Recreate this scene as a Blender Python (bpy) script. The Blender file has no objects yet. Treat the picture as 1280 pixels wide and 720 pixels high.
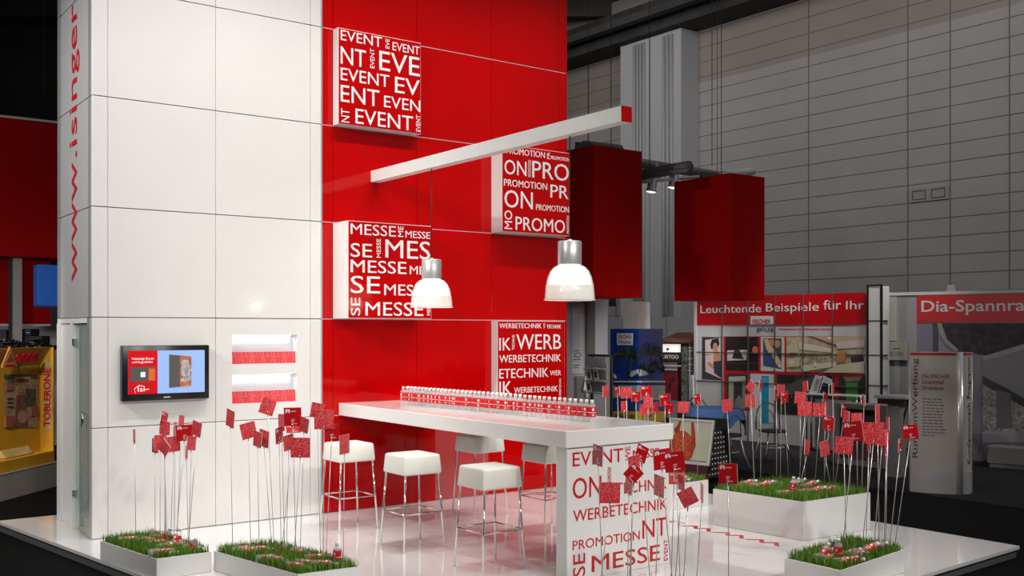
import bpy, math, random
from mathutils import Vector, Matrix

sc = bpy.context.scene
C = sc.collection
R = math.radians
# ---------------------------------------------------------------- camera
F, CX, CY, H = 1286.0, 640.0, 413.0, 1.85       # focal length in px of a 1280 px frame, vanishing level, eye height
cam = bpy.data.cameras.new('camera'); camo = bpy.data.objects.new('camera', cam); C.objects.link(camo)
cam.sensor_width = 36.0; cam.lens = 36.0*F/1280.0
cam.shift_y = (CY-360.0)/1280.0
camo.location = (0, 0, H); camo.rotation_euler = (R(90), 0, 0)
cam.clip_end = 200
sc.camera = camo
sc.view_settings.view_transform = 'Standard'; sc.view_settings.look = 'None'
sc.view_settings.gamma = 1.0; sc.view_settings.use_curve_mapping = False
sc.view_settings.exposure = -0.18
# ---------------------------------------------------------------- stand axes
_l = math.hypot(1760, F)
U1 = Vector((1760/_l, F/_l, 0)); U2 = Vector((-U1.y, U1.x, 0))
P0 = Vector((-3.707, 9.081, 0))
AX = math.atan2(U1.y, U1.x)
def st(a, b, z=0.0): return P0 + U1*a + U2*b + Vector((0, 0, z))
def pt(x, y, Y): return Vector(((x-CX)/F*Y, Y, H-(y-CY)/F*Y))
def onz(x, y, z=0.0):
    Y = (H-z)*F/(y-CY); return pt(x, y, Y)
# ---------------------------------------------------------------- world and lights
w = bpy.data.worlds.new('world'); sc.world = w; w.use_nodes = True
w.node_tree.nodes['Background'].inputs[0].default_value = (1.0, 0.98, 0.97, 1)
w.node_tree.nodes['Background'].inputs[1].default_value = 0.16
def spot(pos, aim, power, size=70, blend=0.7, radius=0.12, col=(1, 0.97, 0.93)):
    l = bpy.data.lights.new('spot', 'SPOT'); l.energy = power; l.spot_size = R(size); l.spot_blend = blend
    l.shadow_soft_size = radius; l.color = col
    o = bpy.data.objects.new('spot', l); C.objects.link(o); o.location = pos
    o.rotation_euler = (Vector(aim)-Vector(pos)).to_track_quat('-Z', 'Y').to_euler()
    return o
for a, pw in ((0.3, 310), (1.5, 290), (2.8, 300), (4.1, 300), (5.3, 310)):      # row of lamps over the stand, on the wall
    spot(st(a, -2.6, 7.4), st(a, 0, 2.0), pw, 75, 0.8, 0.10)
for a, b in ((0.4, -3.2), (2.0, -3.0), (4.2, -2.6), (5.6, -2.8), (4.3, -4.6)):   # lamps straight down
    spot(st(a, b, 7.2), st(a, b, 0), 190, 70, 0.8, 0.10)
for a, pw in ((-1.2, 400), (0.8, 430), (3.0, 600), (5.2, 640)):     # lamps on the front truss
    spot(st(a, -9.0, 4.9), st(a+0.3, -3.0, 0.7), pw, 60, 0.8, 0.12)
spot(st(-4.5, -1.5, 5.5), st(0, 0.6, 2.6), 1300, 70, 0.9, 0.15)      # added spots from the left, brightening the flank, beam and cube sides
spot(st(-3.5, -4.0, 5.8), st(3.4, -1.0, 3.0), 760, 60, 0.9, 0.12)
# area lights added under the roof to brighten the clad wall
for x, y, pw in ((-1.0, 24.5, 300), (5.0, 18.5, 230), (13.5, 14.5, 270)):
    l = bpy.data.lights.new('wall fill', 'AREA'); l.size = 3.0; l.energy = pw; l.color = (1, 0.97, 0.95)
    o = bpy.data.objects.new('wall fill', l); C.objects.link(o); o.location = (x, y, 10.5)
    o.rotation_euler = (Vector((x+3, y+12.0, 3.0))-Vector((x, y, 10.5))).to_track_quat('-Z', 'Y').to_euler()
# unseen spots added to brighten the neighbouring stands
spot((4.4, 16.2, 4.6), (4.1, 17.9, 1.2), 330, 85, 0.9, 0.2)
spot((5.9, 15.0, 4.6), (5.3, 16.9, 1.1), 330, 85, 0.9, 0.2)
spot((1.9, 13.6, 2.0), (2.3, 16.8, 0.7), 230, 75, 0.9, 0.2)
spot((3.1, 17.4, 2.2), (3.05, 19.4, 0.9), 60, 90, 0.9, 0.2)
spot((9.0, 10.5, 4.5), (7.6, 15.0, 1.0), 190, 85, 0.9, 0.2)
spot((1.35, 12.9, 0.9), (2.7, 16.0, 2.7), 75, 58, 0.9, 0.2)
spot((-4.9, 8.4, 3.2), (-6.4, 11.9, 0.9), 420, 80, 0.9, 0.2)
spot((10.5, 11.5, 3.5), (6.0, 12.6, 0.9), 340, 60, 0.9, 0.2)
spot((-9.5, 9.5, 2.2), (-7.5, 15.0, 3.4), 420, 80, 0.9, 0.2)
# ---------------------------------------------------------------- materials
MC = {}
def mat(name, col, rough=0.5, metal=0.0, emit=0.0, ecol=None, alpha=1.0, coat=0.0, spec=0.5, noise=0.0, nscale=8.0, trans=0.0, bump=0.0):
    if name in MC: return MC[name]
    m = bpy.data.materials.new(name); m.use_nodes = True; nt = m.node_tree
    b = nt.nodes['Principled BSDF']
    b.inputs['Base Color'].default_value = (*col, 1)
    b.inputs['Roughness'].default_value = rough; b.inputs['Metallic'].default_value = metal
    b.inputs['Alpha'].default_value = alpha; b.inputs['Coat Weight'].default_value = coat
    b.inputs['Specular IOR Level'].default_value = spec
    b.inputs['Transmission Weight'].default_value = trans
    if emit:
        b.inputs['Emission Color'].default_value = (*(ecol or col), 1); b.inputs['Emission Strength'].default_value = emit
    if noise or bump:
        tc = nt.nodes.new('ShaderNodeTexCoord'); nz = nt.nodes.new('ShaderNodeTexNoise')
        nz.inputs['Scale'].default_value = nscale; nz.inputs['Detail'].default_value = 5
        nt.links.new(tc.outputs['Object'], nz.inputs['Vector'])
        if noise:
            rp = nt.nodes.new('ShaderNodeValToRGB')
            rp.color_ramp.elements[0].position = 0.3; rp.color_ramp.elements[1].position = 0.7
            rp.color_ramp.elements[0].color = (*[c*(1-noise) for c in col], 1)
            rp.color_ramp.elements[1].color = (*[min(1, c*(1+noise)) for c in col], 1)
            nt.links.new(nz.outputs['Fac'], rp.inputs[0]); nt.links.new(rp.outputs[0], b.inputs['Base Color'])
        if bump:
            bp = nt.nodes.new('ShaderNodeBump'); bp.inputs['Strength'].default_value = bump; bp.inputs['Distance'].default_value = 0.02
            nt.links.new(nz.outputs['Fac'], bp.inputs['Height']); nt.links.new(bp.outputs[0], b.inputs['Normal'])
    MC[name] = m; return m
WHITE = mat('white laminate', (0.80, 0.785, 0.765), 0.06, noise=0.015, nscale=2)
WHITEM = mat('white paint', (0.80, 0.79, 0.77), 0.4, noise=0.015, nscale=5)
DECK = mat('white gloss floor', (0.80, 0.785, 0.785), 0.05, noise=0.02, nscale=1.5, spec=0.9, coat=0.3)
RED = mat('red gloss laminate', (0.50, 0.0004, 0.001), 0.05, noise=0.03, nscale=2, spec=0.28)
REDM = mat('red fabric', (0.36, 0.0008, 0.001), 0.7, spec=0.08, noise=0.08, nscale=4)
REDL = mat('red lettering', (0.55, 0.005, 0.01), 0.4)
SIGNRED = mat('red sign film', (0.50, 0.0005, 0.001), 0.09, spec=0.3)
WLET = mat('white lettering', (0.86, 0.85, 0.84), 0.45)
GREYLET = mat('grey lettering', (0.55, 0.58, 0.58), 0.4)
DARKLET = mat('dark lettering', (0.05, 0.045, 0.05), 0.5)
ALU = mat('brushed aluminium', (0.58, 0.58, 0.58), 0.35, metal=0.55, noise=0.05, nscale=40)
CHROME = mat('chrome', (0.80, 0.79, 0.77), 0.10, metal=1.0)
STEEL = mat('dull steel wire', (0.72, 0.72, 0.72), 0.3, metal=0.6)
SEAM = mat('joint shadow gap', (0.10, 0.09, 0.09), 0.7)
SILVER = mat('silver laminate', (0.56, 0.56, 0.56), 0.3, metal=0.2, noise=0.03, nscale=3)
BLACK = mat('black plastic', (0.008, 0.008, 0.009), 0.25)
BLACKM = mat('black matt', (0.012, 0.012, 0.012), 0.7, noise=0.3, nscale=6)
CARPET = mat('black carpet', (0.004, 0.004, 0.004), 0.95, noise=0.4, nscale=30, spec=0.1)
CARPETG = mat('charcoal carpet', (0.022, 0.021, 0.022), 0.95, noise=0.3, nscale=25, spec=0.1)
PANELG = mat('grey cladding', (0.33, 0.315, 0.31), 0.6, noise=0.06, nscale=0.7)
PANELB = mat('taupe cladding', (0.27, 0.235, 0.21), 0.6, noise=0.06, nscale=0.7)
CEILM = mat('dark ceiling', (0.03, 0.027, 0.026), 0.9, noise=0.4, nscale=0.8)
GIRDER = mat('dark girder', (0.035, 0.032, 0.03), 0.8, noise=0.3, nscale=1.5)
GLASS = mat('clear glass', (0.80, 0.90, 0.88), 0.03, alpha=0.22, spec=0.8)
PET = mat('clear bottle plastic', (0.88, 0.89, 0.90), 0.04, alpha=0.30, spec=1.0)
CAPM = mat('white cap plastic', (0.85, 0.85, 0.83), 0.4)
LABELR = mat('red bottle label', (0.60, 0.006, 0.012), 0.35)
SEATM = mat('ivory leatherette', (0.80, 0.785, 0.72), 0.45, noise=0.02, nscale=9, bump=0.03)
SOIL = mat('dark soil', (0.03, 0.04, 0.01), 0.9, noise=0.4, nscale=20)
GREY = mat('grey panel', (0.25, 0.245, 0.25), 0.5, noise=0.05, nscale=3)
LGREY = mat('light grey panel', (0.48, 0.48, 0.50), 0.5, noise=0.04, nscale=3)
DGREY = mat('dark grey panel', (0.07, 0.07, 0.072), 0.5, noise=0.1, nscale=3)
BROWN = mat('brown post', (0.10, 0.085, 0.08), 0.5, noise=0.1, nscale=4)
YELLOW = mat('yellow cardboard', (0.66, 0.33, 0.015), 0.5, noise=0.10, nscale=3)
YELLOWD = mat('ochre cardboard', (0.50, 0.30, 0.06), 0.5, noise=0.15, nscale=6)
BLUE = mat('blue panel', (0.0, 0.075, 0.36), 0.5, noise=0.05, nscale=3)
LAMPGLOW = mat('lit lamp glass', (1, 1, 0.97), 0.4, emit=1.15, ecol=(1, 0.98, 0.92))
ACRYL = mat('ribbed acrylic', (0.90, 0.91, 0.86), 0.12, alpha=0.42, spec=0.8)
GRASSM = [mat('grass blade', (0.11, 0.24, 0.012), 0.6), mat('pale grass blade', (0.18, 0.33, 0.03), 0.6), mat('deep grass blade', (0.06, 0.16, 0.008), 0.6)]
def cardmat():
    m = bpy.data.materials.new('maze printed red card'); m.use_nodes = True; nt = m.node_tree; b = nt.nodes['Principled BSDF']
    tc = nt.nodes.new('ShaderNodeTexCoord')
    br = nt.nodes.new('ShaderNodeTexBrick'); br.inputs['Scale'].default_value = 130; br.inputs['Mortar Size'].default_value = 0.035
    br.offset = 0.37; br.inputs['Brick Width'].default_value = 0.9; br.inputs['Row Height'].default_value = 0.55
    mp = nt.nodes.new('ShaderNodeMapping'); mp.inputs['Rotation'].default_value = (R(90), 0, 0)
    nz = nt.nodes.new('ShaderNodeTexNoise'); nz.inputs['Scale'].default_value = 210; nz.inputs['Detail'].default_value = 1
    gt = nt.nodes.new('ShaderNodeMath'); gt.operation = 'GREATER_THAN'; gt.inputs[1].default_value = 0.57
    mx = nt.nodes.new('ShaderNodeMix'); mx.data_type = 'RGBA'
    mx.inputs[6].default_value = (0.70, 0.004, 0.018, 1); mx.inputs[7].default_value = (0.85, 0.30, 0.30, 1)
    nt.links.new(tc.outputs['Object'], nz.inputs['Vector']); nt.links.new(nz.outputs['Fac'], gt.inputs[0])
    nt.links.new(gt.outputs[0], mx.inputs[0]); nt.links.new(mx.outputs[2], b.inputs['Base Color'])
    nt.nodes.remove(br); nt.nodes.remove(mp)
    b.inputs['Roughness'].default_value = 0.35
    return m
CARDP = cardmat()
CARDR = mat('plain red card', (0.56, 0.003, 0.010), 0.3)
# ---------------------------------------------------------------- mesh collecting helpers
TEXTS = {}
def text_mesh(s, bold=0.0):
    k = (s, bold)
    if k in TEXTS: return TEXTS[k]
    cu = bpy.data.curves.new('lettering', 'FONT'); cu.body = s; cu.resolution_u = 3; cu.extrude = 0.5; cu.offset = bold
    o = bpy.data.objects.new('lettering', cu); C.objects.link(o)
    dg = bpy.context.evaluated_depsgraph_get()
    me = bpy.data.meshes.new_from_object(o.evaluated_get(dg))
    vs = [v.co.copy() for v in me.vertices]; fs = [tuple(p.vertices) for p in me.polygons]
    bpy.data.objects.remove(o); bpy.data.curves.remove(cu); bpy.data.meshes.remove(me)
    x0 = min(v.x for v in vs); x1 = max(v.x for v in vs); y0 = min(v.y for v in vs); y1 = max(v.y for v in vs)
    r = ([((v.x-x0)/(x1-x0), (v.y-y0)/(y1-y0), v.z) for v in vs], fs, (x1-x0)/(y1-y0))
    TEXTS[k] = r; return r
class MB:
    def __init__(s): s.v = []; s.f = []; s.m = []; s.s = []; s.M = None
    def add(s, vs, fs, mi=0, sm=False):
        n = len(s.v)
        s.v += [tuple(s.M @ Vector(v)) if s.M else tuple(v) for v in vs]
        s.f += [tuple(i+n for i in f) for f in fs]; s.m += [mi]*len(fs); s.s += [sm]*len(fs); return s
    def box(s, x0, x1, y0, y1, z0, z1, mi=0):
        vs = [(x, y, z) for z in (z0, z1) for x, y in ((x0, y0), (x1, y0), (x1, y1), (x0, y1))]
        return s.add(vs, [(3, 2, 1, 0), (4, 5, 6, 7), (0, 1, 5, 4), (1, 2, 6, 5), (2, 3, 7, 6), (3, 0, 4, 7)], mi)
    def bbox(s, x0, x1, y0, y1, z0, z1, r=0.01, mi=0, taper=1.0, seg=2):
        import bmesh
        bm = bmesh.new(); bmesh.ops.create_cube(bm, size=1)
        for v in bm.verts:
            t = taper if v.co.z > 0 else 1.0
            v.co = Vector(((x0+x1)/2+v.co.x*(x1-x0)*t, (y0+y1)/2+v.co.y*(y1-y0)*t, (z0+z1)/2+v.co.z*(z1-z0)))
        bmesh.ops.bevel(bm, geom=list(bm.edges), offset=r, segments=seg, affect='EDGES', profile=0.5)
        bm.verts.index_update()
        s.add([v.co.copy() for v in bm.verts], [tuple(v.index for v in f.verts) for f in bm.faces], mi, seg > 1); bm.free(); return s
    def quadprism(s, q, z0, z1, mi=0):
        n = len(q); vs = [(x, y, z0) for x, y in q]+[(x, y, z1) for x, y in q]
        fs = [tuple(range(n-1, -1, -1)), tuple(range(n, 2*n))]+[(i, (i+1) % n, n+(i+1) % n, n+i) for i in range(n)]
        return s.add(vs, fs, mi)
    def plate(s, poly, y0, y1, mi=0, sm=False):            # polygon in (x,z), counter-clockwise seen from -y, from y0 (front) to y1 (back)
        n = len(poly); vs = [(x, y0, z) for x, z in poly]+[(x, y1, z) for x, z in poly]
        fs = [tuple(range(n)), tuple(range(2*n-1, n-1, -1))]+[(i, n+i, n+(i+1) % n, (i+1) % n) for i in range(n)]
        return s.add(vs, fs, mi, sm)
    def tube(s, pts, r, n=8, mi=0, r1=None):
        pts = [Vector(p) for p in pts]; vs = []; fs = []
        for i, p in enumerate(pts):
            d = (pts[min(i+1, len(pts)-1)]-pts[max(i-1, 0)]).normalized()
            a = d.orthogonal().normalized() if abs(d.z) > .99 else d.cross(Vector((0, 0, 1))).normalized(); b = d.cross(a)
            rr = r if r1 is None else r+(r1-r)*i/(len(pts)-1)
            for k in range(n):
                t = 2*math.pi*k/n; vs.append(p+(a*math.cos(t)+b*math.sin(t))*rr)
        for i in range(len(pts)-1):
            for k in range(n):
                j = (k+1) % n; fs.append((i*n+k, (i+1)*n+k, (i+1)*n+j, i*n+j))
        e = (len(pts)-1)*n
        fs += [tuple(range(n)), tuple(range(e+n-1, e-1, -1))]
        return s.add(vs, fs, mi, True)
    def lathe(s, prof, n=20, c=(0, 0), mi=0, closed=True):
        vs = []; fs = []
        for r, z in prof:
            for k in range(n):
                t = 2*math.pi*k/n; vs.append((c[0]+r*math.cos(t), c[1]+r*math.sin(t), z))
        for i in range(len(prof)-1):
            for k in range(n):
                j = (k+1) % n; fs.append((i*n+k, i*n+j, (i+1)*n+j, (i+1)*n+k))
        if closed:
            e = (len(prof)-1)*n
            fs += [tuple(range(n-1, -1, -1)), tuple(range(e, e+n))]
        return s.add(vs, fs, mi, True)
    def text(s, t, x0, x1, z0, z1, y, rot=0, d=0.004, mi=0, bold=0.0):   # facing -y; rot=1 reads upwards
        vs, fs, _ = text_mesh(t, bold)
        out = []
        for u, v, q in vs:
            if rot: u, v = 1-v, u
            out.append((x0+u*(x1-x0), y-d/2-q*d, z0+v*(z1-z0)))
        return s.add(out, fs, mi)
    def build(s, name, mats, parent=None, loc=None, rotz=None):
        me = bpy.data.meshes.new(name); me.from_pydata(s.v, [], s.f)
        for m in (mats if isinstance(mats, (list, tuple)) else [mats]): me.materials.append(m)
        me.polygons.foreach_set('material_index', s.m); me.polygons.foreach_set('use_smooth', s.s); me.update()
        o = bpy.data.objects.new(name, me); C.objects.link(o)
        if parent: o.parent = parent
        if loc is not None: o.location = loc
        if rotz is not None: o.rotation_euler.z = rotz
        return o
def tag(o, label=None, cat=None, group=None, kind=None):
    if label: o['label'] = label
    if cat: o['category'] = cat
    if group: o['group'] = group
    if kind: o['kind'] = kind
    return o
def thing(name, label, cat, loc, rotz=0.0, group=None):
    o = bpy.data.objects.new(name, None); C.objects.link(o); o.empty_display_size = 0.1
    o.location = loc; o.rotation_euler.z = rotz
    return tag(o, label, cat, group)
def dup(root, loc, rot=None, label=None, group=None):
    r = root.copy(); C.objects.link(r); r.location = loc
    if rot is not None: r.rotation_euler = rot
    if label: r['label'] = label
    if group: r['group'] = group
    for ch in list(root.children):
        c = ch.copy(); C.objects.link(c); c.parent = r
        for g in list(ch.children):
            d = g.copy(); C.objects.link(d); d.parent = c
    return r
ORD = ['zeroth', 'first', 'second', 'third', 'fourth', 'fifth', 'sixth', 'seventh', 'eighth', 'ninth', 'tenth', 'eleventh', 'twelfth', 'thirteenth',
       'fourteenth', 'fifteenth', 'sixteenth', 'seventeenth', 'eighteenth', 'nineteenth', 'twentieth']
random.seed(7)
class Face:                                                # an upright plane through two points of the ground
    def __init__(s, x0, Y0, x1, Y1, floor=-0.088):
        s.o = Vector(((x0-CX)/F*Y0, Y0, floor)); e = Vector(((x1-CX)/F*Y1, Y1, floor))
        s.d = (e-s.o).normalized(); s.n = Vector((s.d.y, -s.d.x, 0)); s.len = (e-s.o).length
        s.rz = math.atan2(s.d.y, s.d.x); s.floor = floor
    def at(s, x, y, off=0.0):                              # local (along, height) of a pixel on the plane, off metres in front
        r = Vector(((x-CX)/F, 1, -(y-CY)/F)); o = s.o+s.n*off; cpos = Vector((0, 0, H))
        t = (o-cpos).dot(s.n)/r.dot(s.n); q = cpos+r*t
        return (q-s.o).dot(s.d), q.z-s.floor
    def rect(s, x0, y0, x1, y1, off=0.0):
        a = s.at(x0, y1, off); b = s.at(x1, y0, off); xm = (x0+x1)/2
        y0, y1 = min(y0, y1), max(y0, y1)
        return a[0], b[0], s.at(xm, y1, off)[1], s.at(xm, y0, off)[1]
    def poly(s, pts, off=0.0): return [s.at(x, y, off) for x, y in pts]
# ================================================================ THE HALL
def structure(o): o['kind'] = 'structure'; return o
fl = MB().box(-40, 40, -2, 75, -0.30, -0.10); structure(fl.build('floor', CARPET))
WB = Face(560, 38.7, 1360, 20.6, -0.10)                           # clad wall of the hall
def wallbuild():
    L = WB.len
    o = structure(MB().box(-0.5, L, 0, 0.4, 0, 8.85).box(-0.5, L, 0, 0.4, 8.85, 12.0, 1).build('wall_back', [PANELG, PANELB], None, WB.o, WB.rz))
    m = MB(); z = 6.12-0.413*14
    while z < 10.3: m.box(-0.5, L, -0.006, 0.01, z-0.008, z+0.008); z += 0.413
    for x in (735, 1011, 1135, 1188, 1262): s = WB.at(x, 300)[0]; m.box(s-0.012, s+0.012, -0.008, 0.01, 0, 10.3)
    m.build('panel_joint', mat('dark joint', (0.13, 0.115, 0.11), 0.8), o)
    a = WB.rect(797, 45, 873, 420)
    m = MB().box(a[0], a[1], -0.7, 0, 0, 10.3)
    m.build('pilaster', mat('pale pilaster', (0.40, 0.40, 0.41), 0.6), o)
    m = MB()
    for x in (815, 819, 823, 827, 852, 857, 862): s = WB.at(x, 300)[0]; m.tube([(s, -0.72, 0), (s, -0.72, 10.2)], 0.045, 8)
    s = WB.at(834, 300)[0]; m.box(s-0.02, s+0.02, -0.73, -0.69, 0, 10.2)
    m.build('conduit', mat('grey conduit', (0.33, 0.33, 0.34), 0.5), o)
    a = WB.rect(1138, 234, 1186, 251)
    m = MB().box(a[0], a[1], -0.03, 0, a[2], a[3])
    h = m.build('hatch', mat('hatch frame', (0.30, 0.29, 0.285), 0.6), o)
    m = MB()
    for k in (0, 1):
        x0 = a[0]+0.07+k*(a[1]-a[0])/2; x1 = x0+(a[1]-a[0])/2-0.14
        for q in ((x0, x1, a[2]+0.05, a[2]+0.065), (x0, x1, a[3]-0.065, a[3]-0.05), (x0, x0+0.015, a[2]+0.05, a[3]-0.05), (x1-0.015, x1, a[2]+0.05, a[3]-0.05)):
            m.box(q[0], q[1], -0.04, -0.03, q[2], q[3])
    m.build('hatch_door', DGREY, h)
    # ceiling and the girder along the wall head
    g = MB().box(-2, L, -1.0, 0.5, 10.32, 10.75).box(-2, L, -0.55, 0.5, 10.75, 11.4).box(-2, L, -1.6, -1.35, 10.55, 10.75)
    structure(g.build('trim_1', GIRDER, None, WB.o, WB.rz))
wallbuild()
cm = MB().box(-40, 40, 15, 75, 12.2, 12.5)
c_ = structure(cm.build('ceiling', CEILM))
m = MB()
for k in range(9):
    y = 18+k*3.4; m.box(-40, 40, y, y+0.35, 11.5, 12.2)
m.build('ceiling_beam', GIRDER, c_)
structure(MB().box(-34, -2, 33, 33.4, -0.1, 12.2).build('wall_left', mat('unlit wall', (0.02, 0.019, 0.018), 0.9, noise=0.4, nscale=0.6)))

# ================================================================ THE STAND: platform and tower
pf = thing('stand_platform', 'glossy white raised platform carrying the whole stand', 'platform', st(0, 0, 0), AX)
PFQ = [(-0.51, 1.5), (0.54, -5.35), (6.364, -4.96), (6.30, 1.5)]
dk = MB().quadprism(PFQ, -0.028, 0).build('deck', DECK, pf)
MB().quadprism([(-0.49, 1.48), (0.555, -5.325), (6.345, -4.94), (6.28, 1.48)], -0.10, -0.028).build('edge_band', mat('grey edge band', (0.16, 0.16, 0.165), 0.35, metal=0.3), pf)
def floor_text():
    vs, fs, asp = text_mesh('www.isinger-merz', 0.0)
    out = []; L = 4.05
    for u, v, q in vs: out.append((4.86-v*0.235, -3.76+u*L, 0.0006+0.0002*q))
    MB().add(out, fs).build('lettering', REDL, pf)
    MB().add([(2.92, -4.72, 0.0006), (3.20, -4.72, 0.0006), (3.20, -4.695, 0.0006), (2.92, -4.695, 0.0006)], [(0, 1, 2, 3)]).build('floor_stripe', REDL, pf)
floor_text()

tw = thing('booth_tower', 'tall white and red panelled tower at the back of the stand', 'exhibition tower', st(0, 0, 0.002), AX)
PH = 0.982; NR = 7; TOP = PH*NR; g = 0.004
TD = 1.25
colsW = [0.0, 0.136, 1.116, 2.088, 2.205]; colsR = [2.217, 2.335, 3.326, 4.302, 5.276, 5.382]
for cols, mt, nm in ((colsW, WHITE, 'white_panel'), (colsR, RED, 'red_panel')):
    for i in range(len(cols)-1):
        for r in range(NR):
            x0, x1, z0, z1 = cols[i]+g/2, cols[i+1]-g/2, r*PH+g, (r+1)*PH-g
            if mt is WHITE and i == 2 and r == 1:
                xs = [x0, 1.277, 1.942, x1]; zs = [z0, 1.145, 1.42, 1.525, 1.805, z1]; m = MB()
                for p in range(3):
                    for q in range(5):
                        if p == 1 and q in (1, 3): continue
                        m.box(xs[p], xs[p+1], 0, 0.03, zs[q], zs[q+1])
                np_ = m.build('niche_panel', WHITE, tw)
                for (a, b) in ((1.145, 1.42), (1.525, 1.805)):
                    k = MB(); X0, X1 = 1.277, 1.942
                    k.box(X0-.01, X1+.01, 0.11, 0.12, a-.01, b+.01).box(X0-.01, X0, 0.03, 0.11, a-.01, b+.01).box(X1, X1+.01, 0.03, 0.11, a-.01, b+.01)
                    k.box(X0, X1, 0.03, 0.11, a-.01, a).box(X0, X1, 0.03, 0.11, b, b+.01)
                    k.build('niche', mat('niche lining', (0.84, 0.84, 0.86), 0.4), tw)
                    MB().box(X0+.02, X1-.02, 0.085, 0.105, b-.012, b).build('light_strip', mat('lit strip', (1, 1, 1), 0.5, emit=1.0, ecol=(0.95, 0.97, 1)), tw)
                    l = bpy.data.lights.new('niche light', 'AREA'); l.shape = 'RECTANGLE'; l.size = 0.6; l.size_y = 0.03; l.energy = 0.45; l.color = (0.93, 0.96, 1)
                    o = bpy.data.objects.new('niche light', l); C.objects.link(o); o.location = st((X0+X1)/2, 0.075, b-.014); o.rotation_euler = (0, 0, AX)
            else:
                MB().bbox(x0, x1, 0, 0.03, z0, z1, 0.002, seg=1).build(nm, mt, tw)
# joints: aluminium strips in the level joints, dark gaps upright
m = MB()
for r in range(1, NR+1): m.box(2.217, 5.382, 0.0005, 0.03, r*PH-g, r*PH+g-0.001)
m.build('joint_strip', mat('pale joint strip', (0.62, 0.55, 0.55), 0.4, metal=0.3), tw)
m = MB().box(0.004, 1.25, 0.03, 0.045, 0, TOP).box(1.966, 5.37, 0.03, 0.045, 0, TOP).box(1.25, 1.966, .03, .045, 0, 1.12).box(1.25, 1.966, .03, .045, 1.83, TOP).box(1.25, 1.966, .03, .045, 1.44, 1.5)
m.build('backing', mat('joint backing', (0.30, 0.28, 0.28), 0.6), tw)
MB().box(2.2055, 2.2165, -0.004, 0.03, 0, TOP).build('edge_profile', ALU, tw)
MB().box(5.382, 5.402, 0, TD, 0, TOP).build('side_panel', RED, tw)
MB().box(0.0, 5.40, TD, TD+0.03, 0, TOP).build('rear_panel', WHITEM, tw)
MB().box(0.0, 5.40, 0.0, TD+.03, TOP, TOP+0.03).build('roof_panel', WHITEM, tw)
# the left flank
for r in range(2, NR):
    z0, z1 = r*PH+g, (r+1)*PH-g
    MB().box(-0.004, 0.02, 0.032, 0.118, z0, z1).build('corner_post', mat('silver corner profile', (0.42, 0.42, 0.42), 0.3, metal=0.4), tw)
    MB().bbox(0.0, 0.03, 0.126, 1.16, z0, z1, 0.002, seg=1).build('silver_panel', SILVER, tw)
    MB().box(-0.006, 0.03, 1.17, TD+.03, z0, z1).build('corner_post', mat('silver corner profile', (0.5,)*3), tw)
MB().box(0.022, 0.03, 0.03, TD, 2*PH, TOP).build('flank_backing', DGREY, tw)
vs, fs, asp = text_mesh('www.isinger-mer', 0.0)
z0_ = st(0, 0)
MB().add([(-0.004-0.001*q, 0.435+v*0.36, 2.305+u*3.62) for u, v, q in vs], fs).build('lettering', REDL, tw)
MB().box(-0.012, 0.05, 0.03, 0.128, 0, 2*PH-g).build('door_post', mat('silver corner profile', (0.5,)*3), tw)
MB().box(-0.012, 0.05, 0.128, TD, 2*PH-0.05, 2*PH-g).build('door_head', WHITEM, tw)
MB().box(-0.012, 0.05, 0.655, 0.735, 0, 2*PH-0.05).build('door_post', WHITEM, tw)
MB().box(0.0, 0.03, 0.742, 1.10, 0, 2*PH-0.05).build('white_panel', WHITEM, tw)
MB().box(-0.012, 0.05, 1.108, TD+.03, 0, 2*PH-0.05).build('door_post', WHITEM, tw)
dg_ = MB().box(0.005, 0.017, 0.135, 0.65, 0.015, 2*PH-0.055).build('glass_door', GLASS, tw)
m = MB()
for z in (0.33, 1.74): m.box(-0.014, 0.022, 0.615, 0.66, z-0.03, z+0.03)
m.build('hinge', CHROME, dg_)
MB().tube([(-0.03, 0.20, 0.98), (-0.03, 0.20, 1.12)], 0.012).tube([(-0.03, 0.20, 1.0), (0.01, 0.20, 1.0)], 0.008).tube([(-0.03, 0.20, 1.10), (0.01, 0.20, 1.10)], 0.008).build('handle', CHROME, dg_)
MB().box(0.10, 0.12, 0.68, 1.2, 0, 1.95).build('inner_wall', mat('pale green grey partition', (0.50, 0.55, 0.52), 0.5), tw)
MB().box(0.06, 0.07, 0.36, 0.63, 0.12, 1.93).build('inner_curtain', mat('dark teal curtain', (0.05, 0.09, 0.09), 0.7), tw)

# ---------------------------------------------------------------- television
tv = thing('television', 'flat black television showing a red and blue slide, hung on the white wall', 'television', st(0.633, 0, 1.215), AX)
W2, TH = 0.3945, 0.499
m = MB().bbox(-W2, W2, -0.075, -0.004, 0, TH, 0.006)
m.build('casing', BLACK, tv)
sx0, sx1, sz0, sz1 = -0.345, 0.350, 0.062, 0.452
scr = MB().box(sx0, sx1, -0.0765, -0.074, sz0, sz1).build('screen', mat('lit blue screen', (0.18, 0.30, 0.62), 0.3, emit=0.55, ecol=(0.42, 0.58, 0.95)), tv)
xr = sx0+(sx1-sx0)*0.375
MB().box(sx0, xr, -0.0775, -0.0765, sz0, sz1).build('slide_panel', mat('lit red screen', (0.4, 0.0, 0.0), 0.3, emit=0.45, ecol=(0.8, 0.0, 0.01)), scr)
SW = mat('lit white screen', (0.8, 0.8, 0.8), 0.3, emit=0.6)
m = MB().text('Vielseitige Boxen', -0.315, -0.118, 0.365, 0.392, -0.0775, d=0.001).text('und Fugenbilder', -0.31, -0.125, 0.335, 0.360, -0.0775, d=0.001)
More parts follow.
